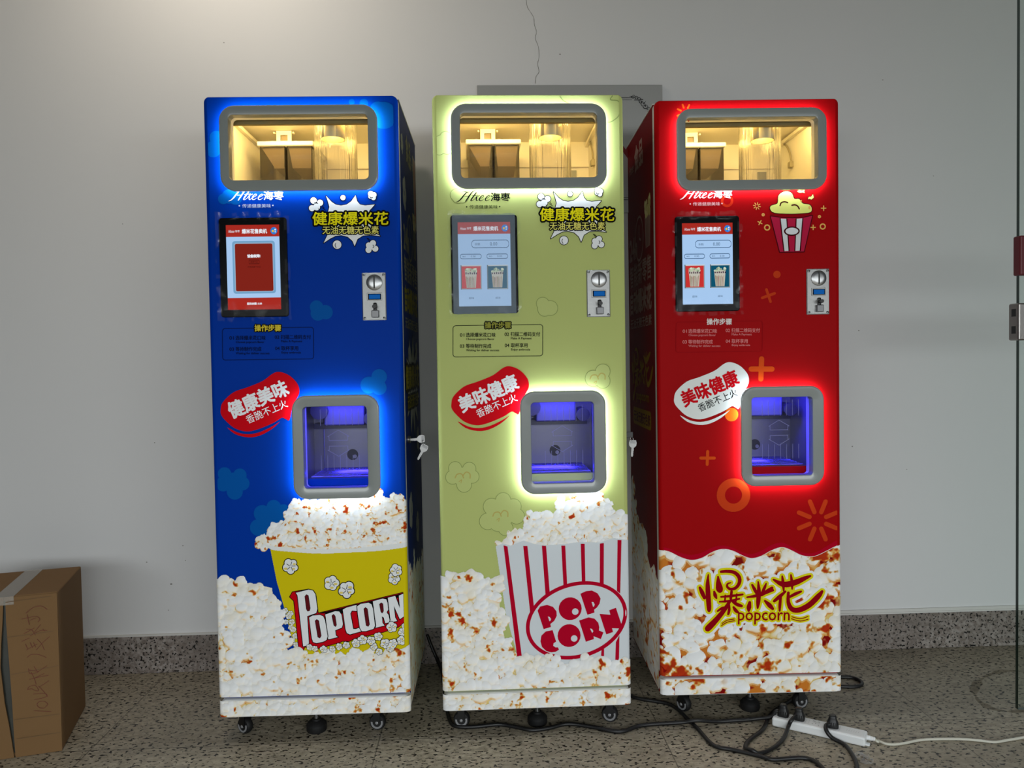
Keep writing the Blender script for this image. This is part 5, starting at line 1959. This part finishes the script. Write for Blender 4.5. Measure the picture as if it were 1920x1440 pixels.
cord('flex', None,
     [strip_pt(SLEN + .018, .036, .0130), strip_pt(SLEN + .028, .034, .0085)] + fpts([(1645, 1388.5), (1660, 1394.5), (1676, 1396), (1699, 1393), (1723, 1388), (1753, 1386), (1801, 1386), (1836, 1388.5), (1864, 1391.5), (1888, 1388), (1922, 1382), (1960, 1372), (2010, 1362)], .0036),
     .0036, mat('white_cable', (198, 196, 182), 0.45))
cord('power_cable', 'short loop of black cable on the floor at red machine\'s rear right corner',
     fpts([(1540, 1266), (1560, 1268.5), (1578, 1269.5), (1593, 1270), (1606, 1273), (1616, 1279.5), (1613, 1285.5), (1600, 1288), (1578, 1287.5), (1560, 1287), (1540, 1284)], CORD_R), CORD_R, M_cord)
# scrap of clear tape and a wisp of lint on the floor
q = MB()
p0 = on_floor(1620, 1424)
rs = np.random.RandomState(2)
n = 7
V = [(p0[0] + (i - 3) * .006 + rs.uniform(-.003, .003), p0[1] + (j - 3) * .010 + rs.uniform(-.003, .003), .0012 + rs.rand() * .007) for j in range(n) for i in range(n) ]
F = [(j * n + i, j * n + i + 1, (j + 1) * n + i + 1, (j + 1) * n + i) for j in range(n - 1) for i in range(n - 1) if (i + j) % 5]
o = mesh_obj('tape_scrap', V, F, clear('scrap_film', (0.95, 0.95, 0.95), 0.2, 0.2, haze=0.15, haze_col=(0.7, 0.7, 0.7), fres=1.3))
tag(o, 'crumpled scrap of clear film on the floor beside the black cable', 'scrap')

# faint ring-shaped water stain on the floor by the glass door
st = bpy.data.materials.new('water_stain')
st.use_nodes = True
nt = st.node_tree
nt.nodes.clear()
t_ = nt.nodes.new('ShaderNodeBsdfTransparent')
t_.inputs[0].default_value = (0.80, 0.79, 0.77, 1)
o_ = nt.nodes.new('ShaderNodeOutputMaterial')
nt.links.new(t_.outputs[0], o_.inputs[0])
ring_px = [(1895 + 68 * cos(t), 1296 + 38 * sin(t)) for t in np.linspace(pi * .30, pi * 1.72, 30)]
cen = on_floor(1895, 1296)
L_, R_ = [], []
for i, q_ in enumerate(ring_px):
    p = on_floor(*q_)
    w_ = .010 + .006 * sin(i * .9) + .004 * sin(i * 2.3)
    v_ = (p - cen) / np.linalg.norm(p - cen)
    L_.append((p[0] - v_[0] * w_, p[1] - v_[1] * w_, .0004))
    R_.append((p[0] + v_[0] * w_, p[1] + v_[1] * w_, .0004))
q = MB()
q.loft([L_, R_], 0, closed=False)
q.build('stain', st, bpy.data.objects['floor'])

# ================================================================== door locks and their keys
def key_mesh():
    """Small flat key: bow upwards, blade down, 1.4 mm thick."""
    m = MB()
    bow = [(-.0105, .006), (-.0115, .014), (-.009, .022), (.009, .022), (.0115, .014), (.0105, .006), (.005, .0), (-.005, .0)]
    m.loft([[(x, y_, z) for x, z in bow] for y_ in (-.0007, .0007)], 0, True, True)
    m.box(-.0085, .0085, -.0011, .0011, .012, .0205, 1)
    bl = [(-.0035, .0), (.0035, .0), (.0038, -.010), (.0025, -.012), (.0036, -.015), (.0022, -.018), (.0034, -.021), (.001, -.028), (-.002, -.027), (-.0035, -.022)]
    m.loft([[(x, y_, z) for x, z in bl] for y_ in (-.0006, .0006)], 0, True, True)
    return m


M_keydark = mat('key_head', (40, 40, 42), 0.4)
for k, root, labels in (('b', root_b, ('small silver key standing in the side lock of the blue machine', 'small silver key dangling below the side lock of the blue machine')),
                        ('g', root_g, (None, 'small silver key hanging from the side lock of the green machine'))):
    m = MB()
    m.lathe([(.011, -.0015), (.011, .005), (.0095, .0065), (.006, .0065)], 'x', (W / 2, .100, .838), 20, 0)
    lk = m.build('door_lock', M_chrome, root, angle=40)
    x, y, a_ = SPOT[k]

    def wp(u_, v_, z_):
        return (x + u_ * cos(a_) - v_ * sin(a_), y + u_ * sin(a_) + v_ * cos(a_), z_)
    if labels[0]:
        o = key_mesh().build('key', [M_chrome, M_hubgrey])
        o.location = wp(W / 2 + .026, .100, .838)
        o.rotation_euler = (0, math.radians(86), a_)
        tag(o, labels[0], 'key')
        ko = wp(W / 2 + .040, .098, .802)
        rot = (0, math.radians(28), a_)
    else:
        ko = wp(W / 2 + .034, .098, .800)
        rot = (0, math.radians(4), a_)
        m = MB()
        m.box(W / 2 + .006, W / 2 + .036, .0985, .1015, .829, .847, 0, .001)
        m.build('lock_tongue', M_keydark, root)
    o = key_mesh().build('key', [M_chrome, M_hubgrey])
    o.location = ko
    o.rotation_euler = rot
    tag(o, labels[1], 'key')
    m = MB()
    top = Vector(ko) + Vector((sin(rot[1]) * .018, 0, cos(rot[1]) * .018))
    cpt = Vector(wp(W / 2 + .042 if labels[0] else W / 2 + .030, .099, .835))
    mid = (top + cpt) / 2
    rad = max((top - cpt).length / 2, .006)
    ax = (cpt - top).normalized()
    m.tube([tuple(mid + ax * rad * cos(t) + Vector((.8, .25, 0)) * rad * .55 * sin(t)) for t in np.linspace(0, 2 * pi, 17)], .0009, 6)
    g = m.build('key_ring', M_chrome, o)
    g.matrix_parent_inverse = Matrix.LocRotScale(o.location, o.rotation_euler, None).inverted()
